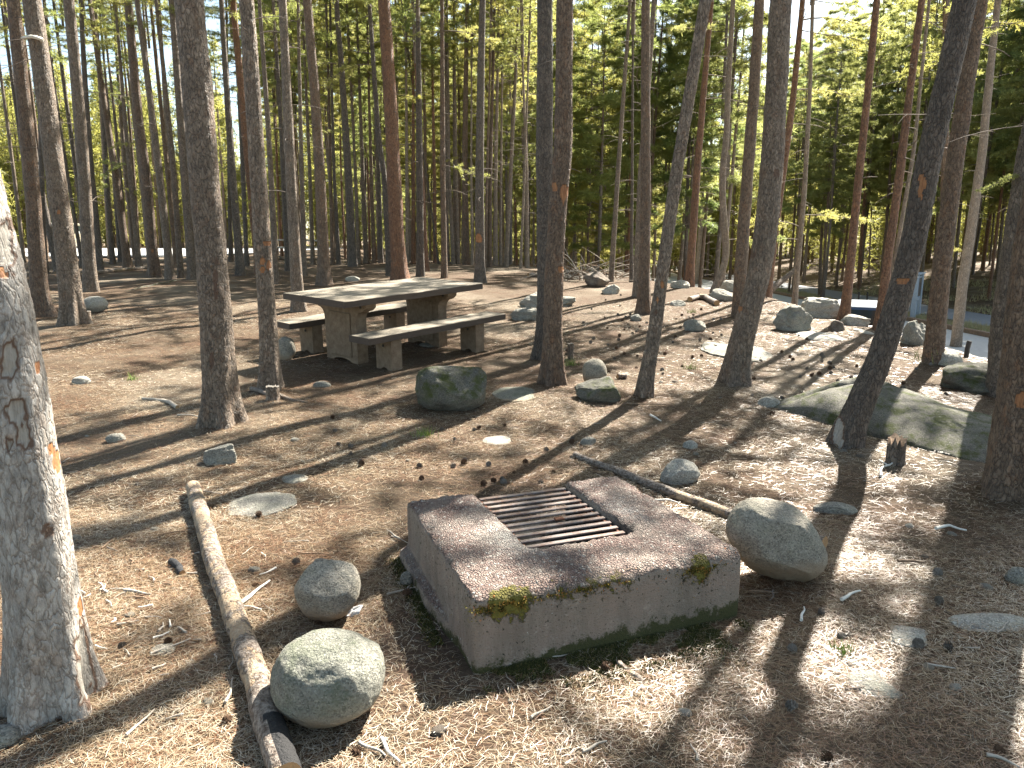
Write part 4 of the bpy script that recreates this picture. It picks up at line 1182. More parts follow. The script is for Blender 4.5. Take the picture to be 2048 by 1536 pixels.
tb = empty('picnic_table', TO, 'dark plank picnic table on two T-shaped concrete legs', 'picnic table'); tb.rotation_euler = TR.to_euler()
plank_slab('table_top', 2.2, 1.17, 0.80, 0.075, 3, tb)
half = [(0.30, -0.12), (0.30, 0.50)] + arc(0.40, 0.50, 0.10, 0.12, math.pi, math.pi / 2, 6) + [(0.44, 0.635), (0.49, 0.675), (0.49, 0.724)]
arch = arc(0.0, -0.02, 0.2, 0.06, 0, math.pi, 9)
prof = half + [(-x, z) for x, z in half[::-1]] + [(-0.2, -0.12)] + arch[::-1] + [(0.2, -0.12)]
for u0 in (-0.663, 0.637):
    lg = slab_leg(prof, u0, 0.15, tb)
    for s in (-1, 1):
        for q in (-0.14, 0.14):
            pass
    mb = MB(); box(mb, (u0 - 0.082, 0, 0.33), (0.016, 0.40, 0.52)); bevel(mb.build('raised_panel', M['leg'], lg, False), 0.006, 1)
    for s in (-1, 1):
        mb = MB(); add_tube(mb, np.array([(u0 - 0.074, s * 0.40, 0.68), (u0 - 0.086, s * 0.40, 0.68)]), 0.016, 10); mb.build('bolt', M['bolt'], lg, False)


def bench(s, label):
    b = empty('bench', TO + s * 0.747 * tv + 0.056 * tu, label, 'bench', 'benches along the picnic table'); b.rotation_euler = TR.to_euler()
    plank_slab('seat', 2.22, 0.343, 0.428, 0.075, 2, b, (0, 0))
    a2 = arc(0.0, -0.03, 0.075, 0.06, 0, math.pi, 7)
    pr = [(0.135, -0.12), (0.135, 0.352), (-0.135, 0.352), (-0.135, -0.12), (-0.075, -0.12)] + a2[::-1] + [(0.075, -0.12)]
    for u0 in (-0.70, 0.66):
        lg = slab_leg(pr, u0, 0.15, b)
        mb = MB(); add_tube(mb, np.array([(u0 - 0.074, 0.0, 0.28), (u0 - 0.086, 0.0, 0.28)]), 0.015, 10); mb.build('bolt', M['bolt'], lg, False)


bench(-1, 'dark plank bench on concrete legs on the near side of the picnic table')
bench(1, 'dark plank bench mostly hidden behind the picnic table')

# ------------------------------------------------------------------ rocks
def rock(label, bb, mat, emb=0.35, rough=0.16, cuts=0, depth=0.8, seed=0, sub=5, tilt=0.0, flat=0.0, sharp=1.0, cat='rock', group=None, name='rock', yaw=0.0, minh=0.02, fit_all=False):
    x0, y0, x1, y1 = bb; xc = (x0 + x1) / 2
    P = ground_at(xc, y1); D = (P - CAM) @ FW
    W = (x1 - x0) * D / F; ry = depth * W / 2
    sheet_ = emb >= 0.8
    if sheet_:
        ry = max(0.45 * (ground_at(xc, y0)[1] - P[1]), 0.2 * W)
    cy = P[1] + ry * (0.95 if sheet_ else 0.85)
    cx = at_depth(xc, y1, cy)[0]
    zt = at_depth(xc, y0, cy)[2]; zg = float(ground_z(cx, cy))
    h = min(max(0.05 * W, 0.015), 0.05) if sheet_ else max(zt - zg, minh * 1.0 + 0.03 * W)
    r = np.random.default_rng(abs(seed + int(x0)))
    v, f = ICO[sub]
    V = v.copy()
    V = np.sign(V) * np.abs(V) ** sharp
    for _ in range(cuts):
        d = r.standard_normal(3); d[2] = abs(d[2]) * 0.6; d /= np.linalg.norm(d); t = r.uniform(0.5, 0.82)
        s = V @ d; V = V - np.clip(s - t, 0, None)[:, None] * d * 0.92
    nn = v
    V = V + nn * (rough * fbm(v * 1.3 + seed * 3.1 + x0, 5, 4) + rough * 0.25 * fbm(v * 5 + x0, 7, 4))[:, None]
    if flat: V[:, 2] = np.where(V[:, 2] > flat, flat + (V[:, 2] - flat) * 0.25, V[:, 2])
    ext = V.max(0) - V.min(0); V = (V - V.min(0)) / ext * 2 - 1
    rz = h / (2 - 2 * emb) if emb < 1 else h
    rz = h / (2 - emb)
    V = V * np.array([W / 2, ry, rz])
    if tilt:
        ca, sa = math.cos(tilt), math.sin(tilt)
        V = V @ np.array([[ca, 0, -sa], [0, 1, 0], [sa, 0, ca]]).T
        sx = (W / 2) / max(abs(V[:, 0]).max(), 1e-6); V[:, 0] *= sx
        V[:, 2] *= rz / abs(V[:, 2]).max()
    if yaw:
        ca, sa = math.cos(yaw), math.sin(yaw); V[:, :2] = V[:, :2] @ np.array([[ca, sa], [-sa, ca]])
    V[:, 2] += -V[:, 2].max() + h
    for _ in range(7):                                  # bring its outline to the size it has in the picture
        Wd = V + np.array([cx, cy, zg]); vis = V[:, 2] > (0.0 if fit_all is False else -9)
        qx, qy, _w = proj(Wd[vis]); qy = np.minimum(qy, 9999)
        kx = (x1 - x0) / (qx.max() - qx.min()); V[:, 0] *= kx; V[:, 1] *= kx ** 0.5
        cx += ((x0 + x1) / 2 - (qx.max() + qx.min()) / 2) * D / F
        dt = 0.0 if sheet_ else (qy.min() - y0) * D / F
        if sheet_: V[:, 1] /= kx ** 0.5
        V[:, 2] = np.where(V[:, 2] > 0, V[:, 2] * max(0.4, (h + dt) / h), V[:, 2]); h = max(V[:, 2].max(), minh * 0.6)
        cy += np.clip((qy.max() - y1) * D / F / (EYE / D) * 0.5, -0.2, 0.2)
        zg = float(ground_z(cx, cy))
    if sheet_: V[:, 2] += ground_z(cx + V[:, 0], cy + V[:, 1]) - zg
    mb = MB(); mb.add(V, f)
    o = mb.build(name, M[mat]); o.location = (cx, cy, zg)
    return tag(o, label, cat, group)


rock('large rounded grey-green boulder with tan underside, nearest the fire pit', (540, 1256, 771, 1458), 'granite_green', 0.1, 0.10, 0, 0.9, 1, 6, sharp=0.85)
rock('egg-shaped grey boulder behind the largest grey-green boulder', (588, 1116, 722, 1245), 'granite_tan', 0.05, 0.12, 3, 0.85, 2, 5)
rock('dark mossy boulder standing in front of the picnic table', (830, 731, 974, 820), 'granite_moss', 0.25, 0.16, 3, 0.8, 4, 6, sharp=0.75)
rock('flat grey-green stone beside the dark mossy boulder', (984, 769, 1069, 800), 'granite_green', 0.8, 0.15, 1, 0.7, 5)
rock('rough lower stone of a stacked pair in front of the big pines', (1150, 752, 1243, 803), 'granite_moss', 0.5, 0.2, 3, 0.8, 6, sharp=0.85)
rock('triangular grey stone right of the big grey pine foot', (406, 887, 474, 930), 'granite', 0.7, 0.2, 4, 0.7, 7)
rock('low cracked grey stone above the peeling log', (455, 976, 594, 1030), 'granite', 0.8, 0.22, 3, 0.7, 8, 5)
rock('grey stone propped against the far bench leg', (549, 673, 592, 719), 'granite_tan', 0.35, 0.12, 1, 0.7, 9)
rock('angular boulder with bright top and shadowed broken face on the bank edge', (1545, 610, 1626, 662), 'granite', 0.3, 0.3, 8, 0.8, 10, 5)
rock('pale boulder in the pile left of the parked vehicle, rearmost', (1597, 594, 1690, 634), 'granite_white', 0.4, 0.3, 6, 0.9, 11, 5)
rock('pale boulder wedged at the foot of the pine by the parked vehicle', (1680, 628, 1742, 652), 'granite_white', 0.5, 0.3, 6, 0.8, 12)
rock('small dark-sided stone below the pile by the parked vehicle', (1656, 640, 1690, 662), 'granite_dark', 0.5, 0.28, 5, 0.8, 13)
rock('pale flat stone right of the small dark-sided stone', (1706, 655, 1748, 668), 'granite_white', 0.8, 0.15, 2, 0.8, 14)
rock('flat pale stone in the sun below the angular boulder', (1590, 658, 1690, 682), 'granite_white', 0.85, 0.14, 1, 0.8, 15)
rock('dark triangular rock at the back beside the brush pile', (1168, 543, 1220, 572), 'granite_dark', 0.3, 0.2, 4, 0.7, 16)
rock('pale rounded stone in front of the dark triangular rock', (1203, 568, 1240, 587), 'granite_white', 0.6, 0.25, 5, 0.8, 17)
rock('grey stone with a dark left end, right of the far bench', (1020, 614, 1082, 640), 'granite', 0.6, 0.28, 6, 0.7, 18)
rock('long slanting slab of rock behind the close pair of big pines', (1038, 583, 1152, 614), 'granite', 0.75, 0.3, 6, 0.6, 19)
rock('bright white boulder between two pines at far left', (162, 592, 217, 624), 'granite_white', 0.15, 0.12, 2, 0.8, 20)
rock('low mossy mound of rock among the pines at left', (278, 556, 338, 577), 'granite_moss', 0.8, 0.12, 0, 0.7, 21)
rock('grey rock left of the curved-foot pine', (1418, 577, 1470, 602), 'granite', 0.5, 0.2, 3, 0.8, 22)
rock('pale rock behind the curved-foot pine', (1440, 560, 1476, 584), 'granite_white', 0.5, 0.2, 3, 0.8, 23)
rock('pale rock in front of the red-orange pine', (1340, 560, 1380, 576), 'granite_white', 0.6, 0.28, 5, 0.8, 24)
rock('pair-topped stone in the sun left of the big curving pine', (1366, 638, 1412, 663), 'granite', 0.5, 0.2, 4, 0.8, 25)
rock('flat granite sheet showing behind the foot of the big curving pine', (1400, 680, 1546, 717), 'granite', 0.9, 0.3, 4, 0.9, 26)
rock('white and brown stone in the sun behind the thin log', (1320, 917, 1400, 968), 'granite_white', 0.6, 0.18, 3, 0.7, 27)
rock('flat grey stone right of the long boulder by the log', (1626, 1003, 1716, 1031), 'granite', 0.7, 0.15, 2, 0.6, 28)
rock('flat weathered stone half buried at lower right', (1690, 1326, 1806, 1398), 'granite', 0.8, 0.2, 4, 0.7, 29, 5, minh=0.035)
rock('white flaky stone slab at lower right', (1776, 1243, 1856, 1292), 'granite_white', 0.8, 0.22, 5, 0.7, 30, 5, minh=0.025)
rock('long pale stone running out at the right edge', (1895, 1228, 2070, 1262), 'granite_white', 0.85, 0.15, 2, 0.5, 31, 5, minh=0.03)
rock('grey stone cut by the lower left corner', (-40, 1448, 42, 1503), 'granite', 0.6, 0.15, 2, 0.8, 32)
rock('pale stone at the left edge behind the silver pine', (-20, 985, 24, 1018), 'granite_white', 0.5, 0.15, 2, 0.8, 33)
rock('small flat grey stone left of the big grey pine', (210, 866, 252, 886), 'granite', 0.7, 0.15, 1, 0.7, 34)
rock('small pale stone at mid left in the sun', (143, 751, 182, 769), 'granite_white', 0.7, 0.15, 1, 0.7, 35)
rock('pale flat stone in the open behind the fire pit', (965, 869, 1022, 889), 'granite_white', 0.8, 0.15, 1, 0.7, 36)
rock('small pale stone between the thin log and the dark slab', (1365, 880, 1396, 898), 'granite_white', 0.7, 0.15, 1, 0.7, 37)
rock('flat grey stone above the low cracked stone', (563, 946, 616, 966), 'granite', 0.8, 0.15, 1, 0.7, 38)
rock('half buried brownish stone between silver pine and peeling log', (298, 1284, 352, 1312), 'granite_tan', 0.85, 0.15, 1, 0.7, 39, minh=0.02)
rock('grey stone cut by the right edge at middle height', (2008, 1133, 2062, 1168), 'granite', 0.6, 0.15, 1, 0.7, 40)
rock('small bluish stone behind the grate', (1160, 873, 1192, 890), 'granite', 0.7, 0.15, 1, 0.7, 41)
rock('small stone lying against the left foot of the fire pit', (800, 1142, 826, 1172), 'granite', 0.3, 0.15, 1, 0.8, 42)
rock('grey-green rock behind the brown pine on the bank', (1880, 724, 2040, 790), 'granite_moss', 0.75, 0.3, 7, 1.1, 43, 5)
rock('pale rock at the bank edge left of the brown bank pine', (1800, 640, 1862, 690), 'granite', 0.7, 0.28, 6, 0.8, 44)
rock('white rock at the bank edge above the road', (1862, 700, 1926, 730), 'granite_white', 0.75, 0.14, 2, 0.8, 45)
rock('sunlit low stone beneath the hard leaning pine', (1515, 793, 1562, 815), 'granite_white', 0.7, 0.16, 3, 0.8, 46)
rock('small pale stone left of the curved bark slab', (1340, 600, 1372, 612), 'granite_white', 0.7, 0.14, 1, 0.8, 47)
rock('small dark-sided stone at the foot of the right leaning pine', (1260, 628, 1283, 642), 'granite', 0.5, 0.18, 3, 0.8, 48)
rock('grey stone in the needles right of the pine with the cut marks', (626, 762, 662, 774), 'granite', 0.75, 0.15, 1, 0.7, 49)
rock('flat stone under the picnic table', (838, 682, 880, 693), 'granite', 0.8, 0.15, 1, 0.7, 50)
rock('pale stone in the sun beyond the picnic table end', (690, 552, 720, 562), 'granite_white', 0.7, 0.14, 1, 0.8, 51)
# upper stone of the stack rests behind the lower one
o = rock('smooth rounded upper stone of a stacked pair in front of the big pines', (1164, 717, 1214, 772), 'granite_tan', 0.0, 0.08, 0, 0.85, 52, 5)
# the long boulder leaning beside the pit
Pc = ground_at(1560, 1165); cyb = Pc[1] + 0.04
ctr = at_depth(1553, 1092, cyb)
v, f = ICO[6]; V = v.copy()
for d, t in (((-0.5, -0.2, 0.85), 0.78), ((0.5, 0.1, 0.86), 0.80), ((0, -1, 0.1), 0.8), ((0.3, -0.6, -0.7), 0.78)):
    d = np.array(d) / np.linalg.norm(d); s = V @ d; V = V - np.clip(s - t, 0, None)[:, None] * d * 0.8
V = V + v * (0.07 * fbm(v * 1.4 + 3, 5, 4) + 0.02 * fbm(v * 6, 8, 3))[:, None]
V = V * np.array([0.265, 0.165, 0.185])
ta = -0.62; R = np.array([[math.cos(ta), 0, -math.sin(ta)], [0, 1, 0], [math.sin(ta), 0, math.cos(ta)]]); V = V @ R.T
mb = MB(); mb.add(V, f); o = mb.build('rock', M['granite_tan']); zg = float(ground_z(ctr[0], cyb))
zz = ctr[2]; o.location = (ctr[0], cyb, max(zg - V[:, 2].min() - 0.015, zg + 0.05))
tag(o, 'long granite boulder resting on the log at the right side of the fire pit', 'rock')

# the big mossy slab under the leaning pine: a heightfield with lobes
def slab():
    n = 150
    a = ground_at(1535, 800); b = ground_at(1990, 935); c_ = ground_at(1990, 880); top = ground_at(1700, 800)
    x0, x1, y0, y1 = 1.9, 4.6, 5.0, 8.3
    X, Y = np.meshgrid(np.linspace(x0, x1, n), np.linspace(y0, y1, n))
    P0 = ground_at(1600, 826); P1 = ground_at(1985, 928)
    ax = np.array([P1[0] - P0[0], P1[1] - P0[1]]); L = np.linalg.norm(ax); ax /= L; nx = np.array([-ax[1], ax[0]])
    if nx[1] < 0: nx = -nx
    s = (X - P0[0]) * ax[0] + (Y - P0[1]) * ax[1]; t = (X - P0[0]) * nx[0] + (Y - P0[1]) * nx[1]
    q = s / L
    hh = 0.31 * np.exp(-((q - 0.10) / 0.36) ** 2) + 0.14 * np.exp(-((q - 0.72) / 0.35) ** 2)
    wdt = 0.62
    wn = fbm(np.stack([X * 1.2, Y * 1.2, 0 * X], -1), 44, 3)
    tt = (t - 0.55 - 0.1 * wn) / wdt
    prof = np.sqrt(np.clip(1 - tt ** 2, 0, 1))
    endm = sstep(-0.42, 0.05, q) * sstep(1.22, 0.93, q)
    H = hh * prof * endm
    groove = np.exp(-((s - 0.02 - 0.55 * (t - 0.3)) / 0.07) ** 2) * 0.2 * sstep(-0.1, 0.3, t)
    H = H * (1 - 0.9 * np.clip(groove * 4, 0, 0.45))
    H = H * (1 + 0.14 * fbm(np.stack([X * 2, Y * 2, 0 * X], -1), 21, 4)) + 0.012 * fbm(np.stack([X * 9, Y * 9, 0 * X], -1), 22, 3)
    Zs = ground_z(X, Y) - 0.03 + H
    m = MB(); i = np.arange(n - 1)[:, None] * n; j = np.arange(n - 1)[None]
    Q = np.stack([i + j, i + j + 1, i + j + 1 + n, i + j + n], -1).reshape(-1, 4)
    keep = (H.ravel()[Q] > 0.028).any(1); Q = Q[keep]
    ids, inv = np.unique(Q, return_inverse=True)
    Pv = np.stack([X, Y, Zs], -1).reshape(-1, 3)
    Vt = Pv[ids]; low = H.ravel()[ids] < 0.03; Vt[low, 2] -= 0.1
    m.add(Vt, inv.reshape(-1, 4))
    ctr = np.array([Vt[:, 0].mean(), Vt[:, 1].mean(), float(ground_z(Vt[:, 0].mean(), Vt[:, 1].mean()))])
    o = m.build('rock', M['granite_moss'], None, True, ctr)
    tag(o, 'huge low mossy granite slab with a rounded hump under the leaning pine', 'rock')
slab()

# ------------------------------------------------------------------ logs, stumps
def ground_line(pts, lift):
    out = []
    for (x, y), l in zip(pts, np.broadcast_to(lift, len(pts))):
        p = ground_at(x, y); p = np.array([p[0], p[1], float(ground_z(p[0], p[1])) + l]); out.append(p)
    return np.array(out)


def log(label, pts, r0, r1, n=80, charred=False, bark=0.0, kinks=0.012, cat='log', mat='log', name='log', lift=None, capm='cutwood'):
    C = ground_line(pts, 0.0); m = len(C)
    t = np.linspace(0, 1, n); k = np.linspace(0, 1, m)
    P = np.stack([np.interp(t, k, C[:, i]) for i in range(3)], -1)
    rr = r0 + (r1 - r0) * t
    P[:, 2] += rr * 0.85 if lift is None else lift
    P += kinks * np.stack([fbm(np.stack([t * 5, t * 0 + i, t * 0 + r0 * 100], -1), 3, 3) for i in range(3)], -1)
    V, Fq = tube(P, rr, 22)
    nn = V - np.repeat(P, 22, 0)
    V = V + nn * (0.15 * fbm(V * 9, 6, 4) + 0.07 * fbm(V * 40, 7, 2))[:, None]
    att = np.repeat(bark * (0.6 + 0.4 * np.sin(t * 9)) + (0.45 * t if charred else 0), 22)
    if charred: att = att + np.repeat(np.clip((t - 0.76) / 0.05, 0, 1) * 1.7, 22) * (nn[:, 0] / np.repeat(rr, 22) > -0.35)
    mb = MB(); mb.add(V, Fq, 0, att)
    for row, c in ((0, P[0]), (n - 1, P[-1])):
        ring = V[row * 22:(row + 1) * 22]; j = np.arange(22)
        f = np.stack([j, (j + 1) % 22, np.full(22, 22)], -1)
        mb.add(np.vstack([ring, [c]]), f[:, ::-1] if row == 0 else f, 1)
    return tag(mb.build(name, [M[mat], M[capm]], None, True, P[n // 2], True), label, cat)


log('peeling pale log with a charred end, lying left of the boulders', [(388, 985), (425, 1120), (465, 1240), (505, 1360), (545, 1480), (575, 1580)], 0.046, 0.05, 110, True, 0.35)
log('thin barky log with a sawn orange end behind the right boulder', [(1150, 914), (1300, 975), (1440, 1030), (1560, 1075), (1650, 1100)], 0.023, 0.041, 100, False, 0.9)
log('long thin fallen pole on the ground among the left pines', [(190, 548), (240, 543), (300, 537)], 0.05, 0.05, 40, False, 0.9, mat='log')
log('curved slab of dark bark lying on the sunny needles', [(1380, 604), (1396, 598), (1412, 600), (1434, 612)], 0.05, 0.055, 30, False, 1.4, lift=0.05)
log('grey curved branch lying between silver pine and big grey pine', [(285, 800), (310, 800), (335, 805), (356, 818)], 0.012, 0.02, 30, False, 0.0, mat='grey_stick', name='branch', cat='branch')
log('short rotting log piece in the sun behind the table', [(1056, 554), (1092, 553)], 0.06, 0.06, 20, False, 0.8)
p = ground_at(370, 1140)
log('short charcoal chunk with a tan broken end left of the peeling log', [(342, 1128), (356, 1138), (366, 1152)], 0.019, 0.016, 24, False, 0, mat='charcoal', name='charcoal_chunk', cat='charcoal')
log('flat brown bark piece lying in front of the fire pit', [(1240, 1330), (1262, 1348), (1290, 1366)], 0.012, 0.010, 24, False, 1.2, name='bark_piece', cat='bark', lift=0.004)
log('small orange-ended wood chunk beside the stacked stones', [(1234, 757), (1253, 757)], 0.032, 0.034, 16, False, 0.9, name='wood_chunk', cat='wood chunk')
# log leaning in the far trees
a = at_depth(1541, 580, 34); b = at_depth(1592, 538, 36); mb = MB(); add_tube(mb, np.linspace(a, b, 12), np.linspace(0.16, 0.11, 12), 10)
tag(mb.build('log', [M['bark_brown']], None, True, a, True), 'brown dead trunk leaning across the far trees beside the road', 'log')


def stump(label, x, y, wpx, hpx, root=None, mat='bark_grey', jag=0.15, topm='grey_stick'):
    B = ground_at(x, y); D = (B - CAM) @ FW; r0 = wpx * D / F / 2; h = hpx * D / F
    n = 28; rows = 16; th = np.linspace(0, 2 * np.pi, n, endpoint=False)
    rg = np.random.default_rng(int(x)); tops = h * (1 - jag * np.abs(fbm(np.stack([np.cos(th) * 2, np.sin(th) * 2, th * 0 + x], -1), 3, 3)) * 2)
    V = []
    for q in np.linspace(0, 1, rows):
        fl = 1 + 0.9 * np.exp(-q * h / (0.25 * r0 + 0.01)) * (0.6 + 0.4 * np.cos(3 * th + 1))
        rr = r0 * fl * (1 + 0.08 * fbm(np.stack([np.cos(th) * 3, np.sin(th) * 3, th * 0 + q * 2 + x], -1), 9, 3))
        V.append(np.stack([B[0] + rr * np.cos(th), B[1] + rr * np.sin(th), B[2] - 0.05 + q * (tops + 0.05)], -1))
    V = np.concatenate(V); i = np.arange(rows - 1)[:, None] * n; j = np.arange(n)[None]
    mb = MB(); mb.add(V, np.stack([i + j, i + (j + 1) % n, i + n + (j + 1) % n, i + n + j], -1).reshape(-1, 4), 0)
    ring = V[-n:]; jj = np.arange(n)
    mb.add(np.vstack([ring, [(B[0], B[1], B[2] + h * 0.8)]]), np.stack([jj, (jj + 1) % n, np.full(n, n)], -1), 1)
    if root:
        C = ground_line([(x, y - 4)] + root, 0.01); C[0][2] += 0.03
        t = np.linspace(0, 1, 12); k = np.linspace(0, 1, len(C))
        P = np.stack([np.interp(t, k, C[:, q]) for q in range(3)], -1); add_tube(mb, P, np.linspace(r0 * 0.6, 0.008, 12), 8, 0)
    return tag(mb.build('stump', [M[mat], M[topm]], None, True, B, True), label, 'stump')


stump('small grey stump with a trailing root at the foot of the scarred pine', 546, 800, 26, 30, [(570, 798), (585, 803), (615, 806)], 'bark_grey')
stump('dark rotten broken stump in front of the huge mossy slab', 1790, 926, 34, 58, None, 'bark_dark', 0.35, 'brown_stick')
stump('thin cut grey stump right of the close pair of big pines', 1141, 718, 12, 32, None, 'bark_grey', 0.04)
stump('short cut stump beside the white boulder at far left', 176, 640, 13, 18, None, 'bark_grey', 0.04)
o = log('dark root wood lying left of the small grey stump', [(503, 781), (520, 785), (536, 792)], 0.025, 0.02, 18, False, 1.2, name='root', cat='root', mat='twig')

# ------------------------------------------------------------------ sticks, cones, pebbles, grass
def stick(label, pts, r0, mat='grey_stick', group=None, fork=False):
    C = ground_line(pts, 0.0); n = 12; t = np.linspace(0, 1, n); k = np.linspace(0, 1, len(C))
    P = np.stack([np.interp(t, k, C[:, q]) for q in range(3)], -1)
    L = np.linalg.norm(P[-1] - P[0])
    P[:, 2] += r0 + 0.006 + 0.02 * L * np.abs(np.sin(t * 3 + pts[0][0]))
    P[:, :2] += 0.03 * L * np.stack([np.sin(t * 7 + pts[0][1]), np.cos(t * 6 + pts[0][0])], -1)
    mb = MB(); add_tube(mb, P, r0 * (1 - 0.55 * t), 7)
    if fork:
        d = P[-1] - P[0]; q = twig_curve(P[7], math.atan2(d[1], d[0]) + 0.6, L * 0.35, 0.1, 0.1, 5); add_tube(mb, q, np.linspace(r0 * 0.6, r0 * 0.3, 5), 6)
    return tag(mb.build('stick', M[mat], None, True, P[0]), label, 'stick', group)


stick('pale stick slanting in the needles right of the silver pine foot', [(250, 1478), (280, 1455), (307, 1426)], 0.006)
stick('flat white stick right of the peeling log middle', [(482, 1213), (510, 1192), (538, 1168)], 0.010, 'white_stick')
stick('short brown stick left of the peeling log lower half', [(454, 1412), (460, 1388), (468, 1363)], 0.006)
stick('brown forked stick on the ground left of the peeling log top', [(314, 1075), (350, 1068), (384, 1066)], 0.006, 'brown_stick', None, True)
stick('grey stick beside the charcoal chunk', [(250, 1186), (280, 1190), (304, 1194)], 0.007)
stick('long pale stick between silver pine foot and peeling log', [(300, 1314), (340, 1300), (380, 1283)], 0.006, 'grey_stick')
stick('thin stick above the egg-shaped boulder', [(593, 1108), (630, 1111), (663, 1115)], 0.004, 'brown_stick')
stick('pale stick at the bottom edge right of the charred log end', [(718, 1492), (745, 1503), (772, 1520)], 0.007)
stick('bleached stick cut by the bottom edge below the large boulder', [(760, 1484), (778, 1508), (797, 1533)], 0.007, 'white_stick')
stick('short white stick beside the thin barky log', [(1310, 1004), (1335, 1005), (1360, 1010)], 0.008, 'white_stick')
stick('forked white stick in front of the dark rotten stump', [(1757, 957), (1770, 940), (1783, 926)], 0.010, 'white_stick', None, True)
stick('broken white stick at right in the shadow stripe', [(1870, 1062), (1900, 1057), (1930, 1066)], 0.010, 'white_stick')
stick('brown stick at right below the broken white stick', [(1796, 1128), (1825, 1127), (1853, 1132)], 0.008, 'brown_stick')
stick('curved white stick below the long granite boulder', [(1684, 1206), (1698, 1194), (1720, 1188)], 0.009, 'white_stick')
stick('upright-lying white stick left of the curved white one', [(1600, 1246), (1607, 1232), (1606, 1219)], 0.007, 'white_stick')
stick('thin stick near the flat weathered stone', [(1853, 1334), (1880, 1337), (1910, 1343)], 0.005, 'grey_stick')
stick('pale stick at the lower right corner', [(1970, 1515), (2005, 1525), (2035, 1540)], 0.007)
stick('grey stick left of the foot of the big grey pine', [(355, 832), (385, 836), (415, 848)], 0.008)
stick('thin dark stick in front of the right leaning pine', [(1250, 811), (1290, 812), (1330, 813)], 0.009, 'brown_stick')
stick('pale split stick on the needles behind the thin log', [(1302, 834), (1312, 840), (1323, 846)], 0.010, 'white_stick')
stick('grey forked stick left of the fire pit', [(776, 1192), (800, 1188), (834, 1178)], 0.006, 'grey_stick', None, True)
stick('pale stick in front of the fire pit', [(1062, 1442), (1085, 1428), (1105, 1418)], 0.006)
stick('white stick left of the lower left pine foot shadow', [(1165, 1508), (1190, 1498), (1212, 1488)], 0.006, 'grey_stick')
stick('short stick right of the fire pit front corner', [(1500, 1187), (1530, 1188), (1555, 1190)], 0.005, 'brown_stick')
for q in range(110):
    x = random.uniform(20, 2030); y = random.triangular(600, 1530, 900)
    if 520 < x < 1660 and 930 < y < 1460: 
        if random.random() < 0.6: continue
    a = random.uniform(0, 6.28); s = (y - 480) / 900 * random.uniform(25, 75)
    p0 = ground_at(x, y)
    if edge_dist(p0[0], p0[1]) > 0.3: continue
    stick('thin dead twig lying on the needle litter', [(x, y), (x + s * math.cos(a) * .5 + 2, y + s * .4 * math.sin(a) * .5), (x + s * math.cos(a), y + s * .4 * math.sin(a))], random.uniform(0.002, 0.005), random.choice(['grey_stick', 'brown_stick', 'twig', 'grey_stick']), 'thin twigs scattered on the ground')


for q in range(75):
    x = random.uniform(150, 800); y = random.triangular(1030, 1420, 1200)
    if 560 < x and y > 1100 or abs(x - (388 + (y - 985) * 0.33)) < 34: continue
    a = random.uniform(0, 6.28); L = random.uniform(12, 55)
    stick('pale wood splinter among the needles near the peeling log', [(x, y), (x + L * .5 * math.cos(a) + 3, y + L * .25 * math.sin(a)), (x + L * math.cos(a), y + L * .5 * math.sin(a))], random.uniform(0.0025, 0.006), random.choice(['grey_stick', 'white_stick', 'brown_stick', 'grey_stick']), 'pale splinters and twigs left of the fire pit')


def cone_mesh(seed, open_):
    r = np.random.default_rng(seed); mb = MB()
    v, f = ICO[2]; mb.add(v * np.array([0.014, 0.014, 0.024]) + np.array([0, 0, 0.024]), f)
    n = 46
    for q in range(n):
        t = q / n; az = q * 2.39996; z = 0.004 + 0.042 * t
        rr = 0.021 * math.sin(math.pi * min(0.98, 0.18 + 0.82 * t) ** 0.8) + 0.003
        up = 0.35 + 1.0 * t - open_
        d = np.array([math.cos(az), math.sin(az), 0]); s = np.array([-math.sin(az), math.cos(az), 0])
        b = np.array([0, 0, z]) + d * 0.008; tip = b + d * rr + np.array([0, 0, up * rr * 0.8])
        w = 0.0075 * (1 - 0.4 * t)
        up_ = np.array([0, 0, 0.0022])
        mb.add([b - s * w * .6, b + s * w * .6, tip + s * w, tip - s * w, tip + d * 0.002 + up_, b + up_ * 2], [(0, 1, 2), (0, 2, 3), (3, 2, 4), (5, 3, 4), (5, 4, 2)])
    o = mb.build('pine_cone', M['cone' if seed % 2 else 'cone_grey'], None, False); me = o.data; bpy.data.objects.remove(o); return me


CONES = [cone_mesh(s, 0.25 + 0.1 * s) for s in range(4)]
def cone(x, y, label, group, sc_=1.0):
    p = ground_at(x, y)
    if edge_dist(p[0], p[1]) > 0.4: return
    s = random.uniform(0.8, 1.25) * sc_
    o = link('pine_cone', random.choice(CONES), None, (p[0], p[1], float(ground_z(p[0], p[1])) + 0.019 * s))
    o.scale = (s, s, s); o.rotation_euler = (random.uniform(1.1, 1.9), random.uniform(-.3, .3), random.uniform(0, 6.28))
    tag(o, label, 'pine cone', group)


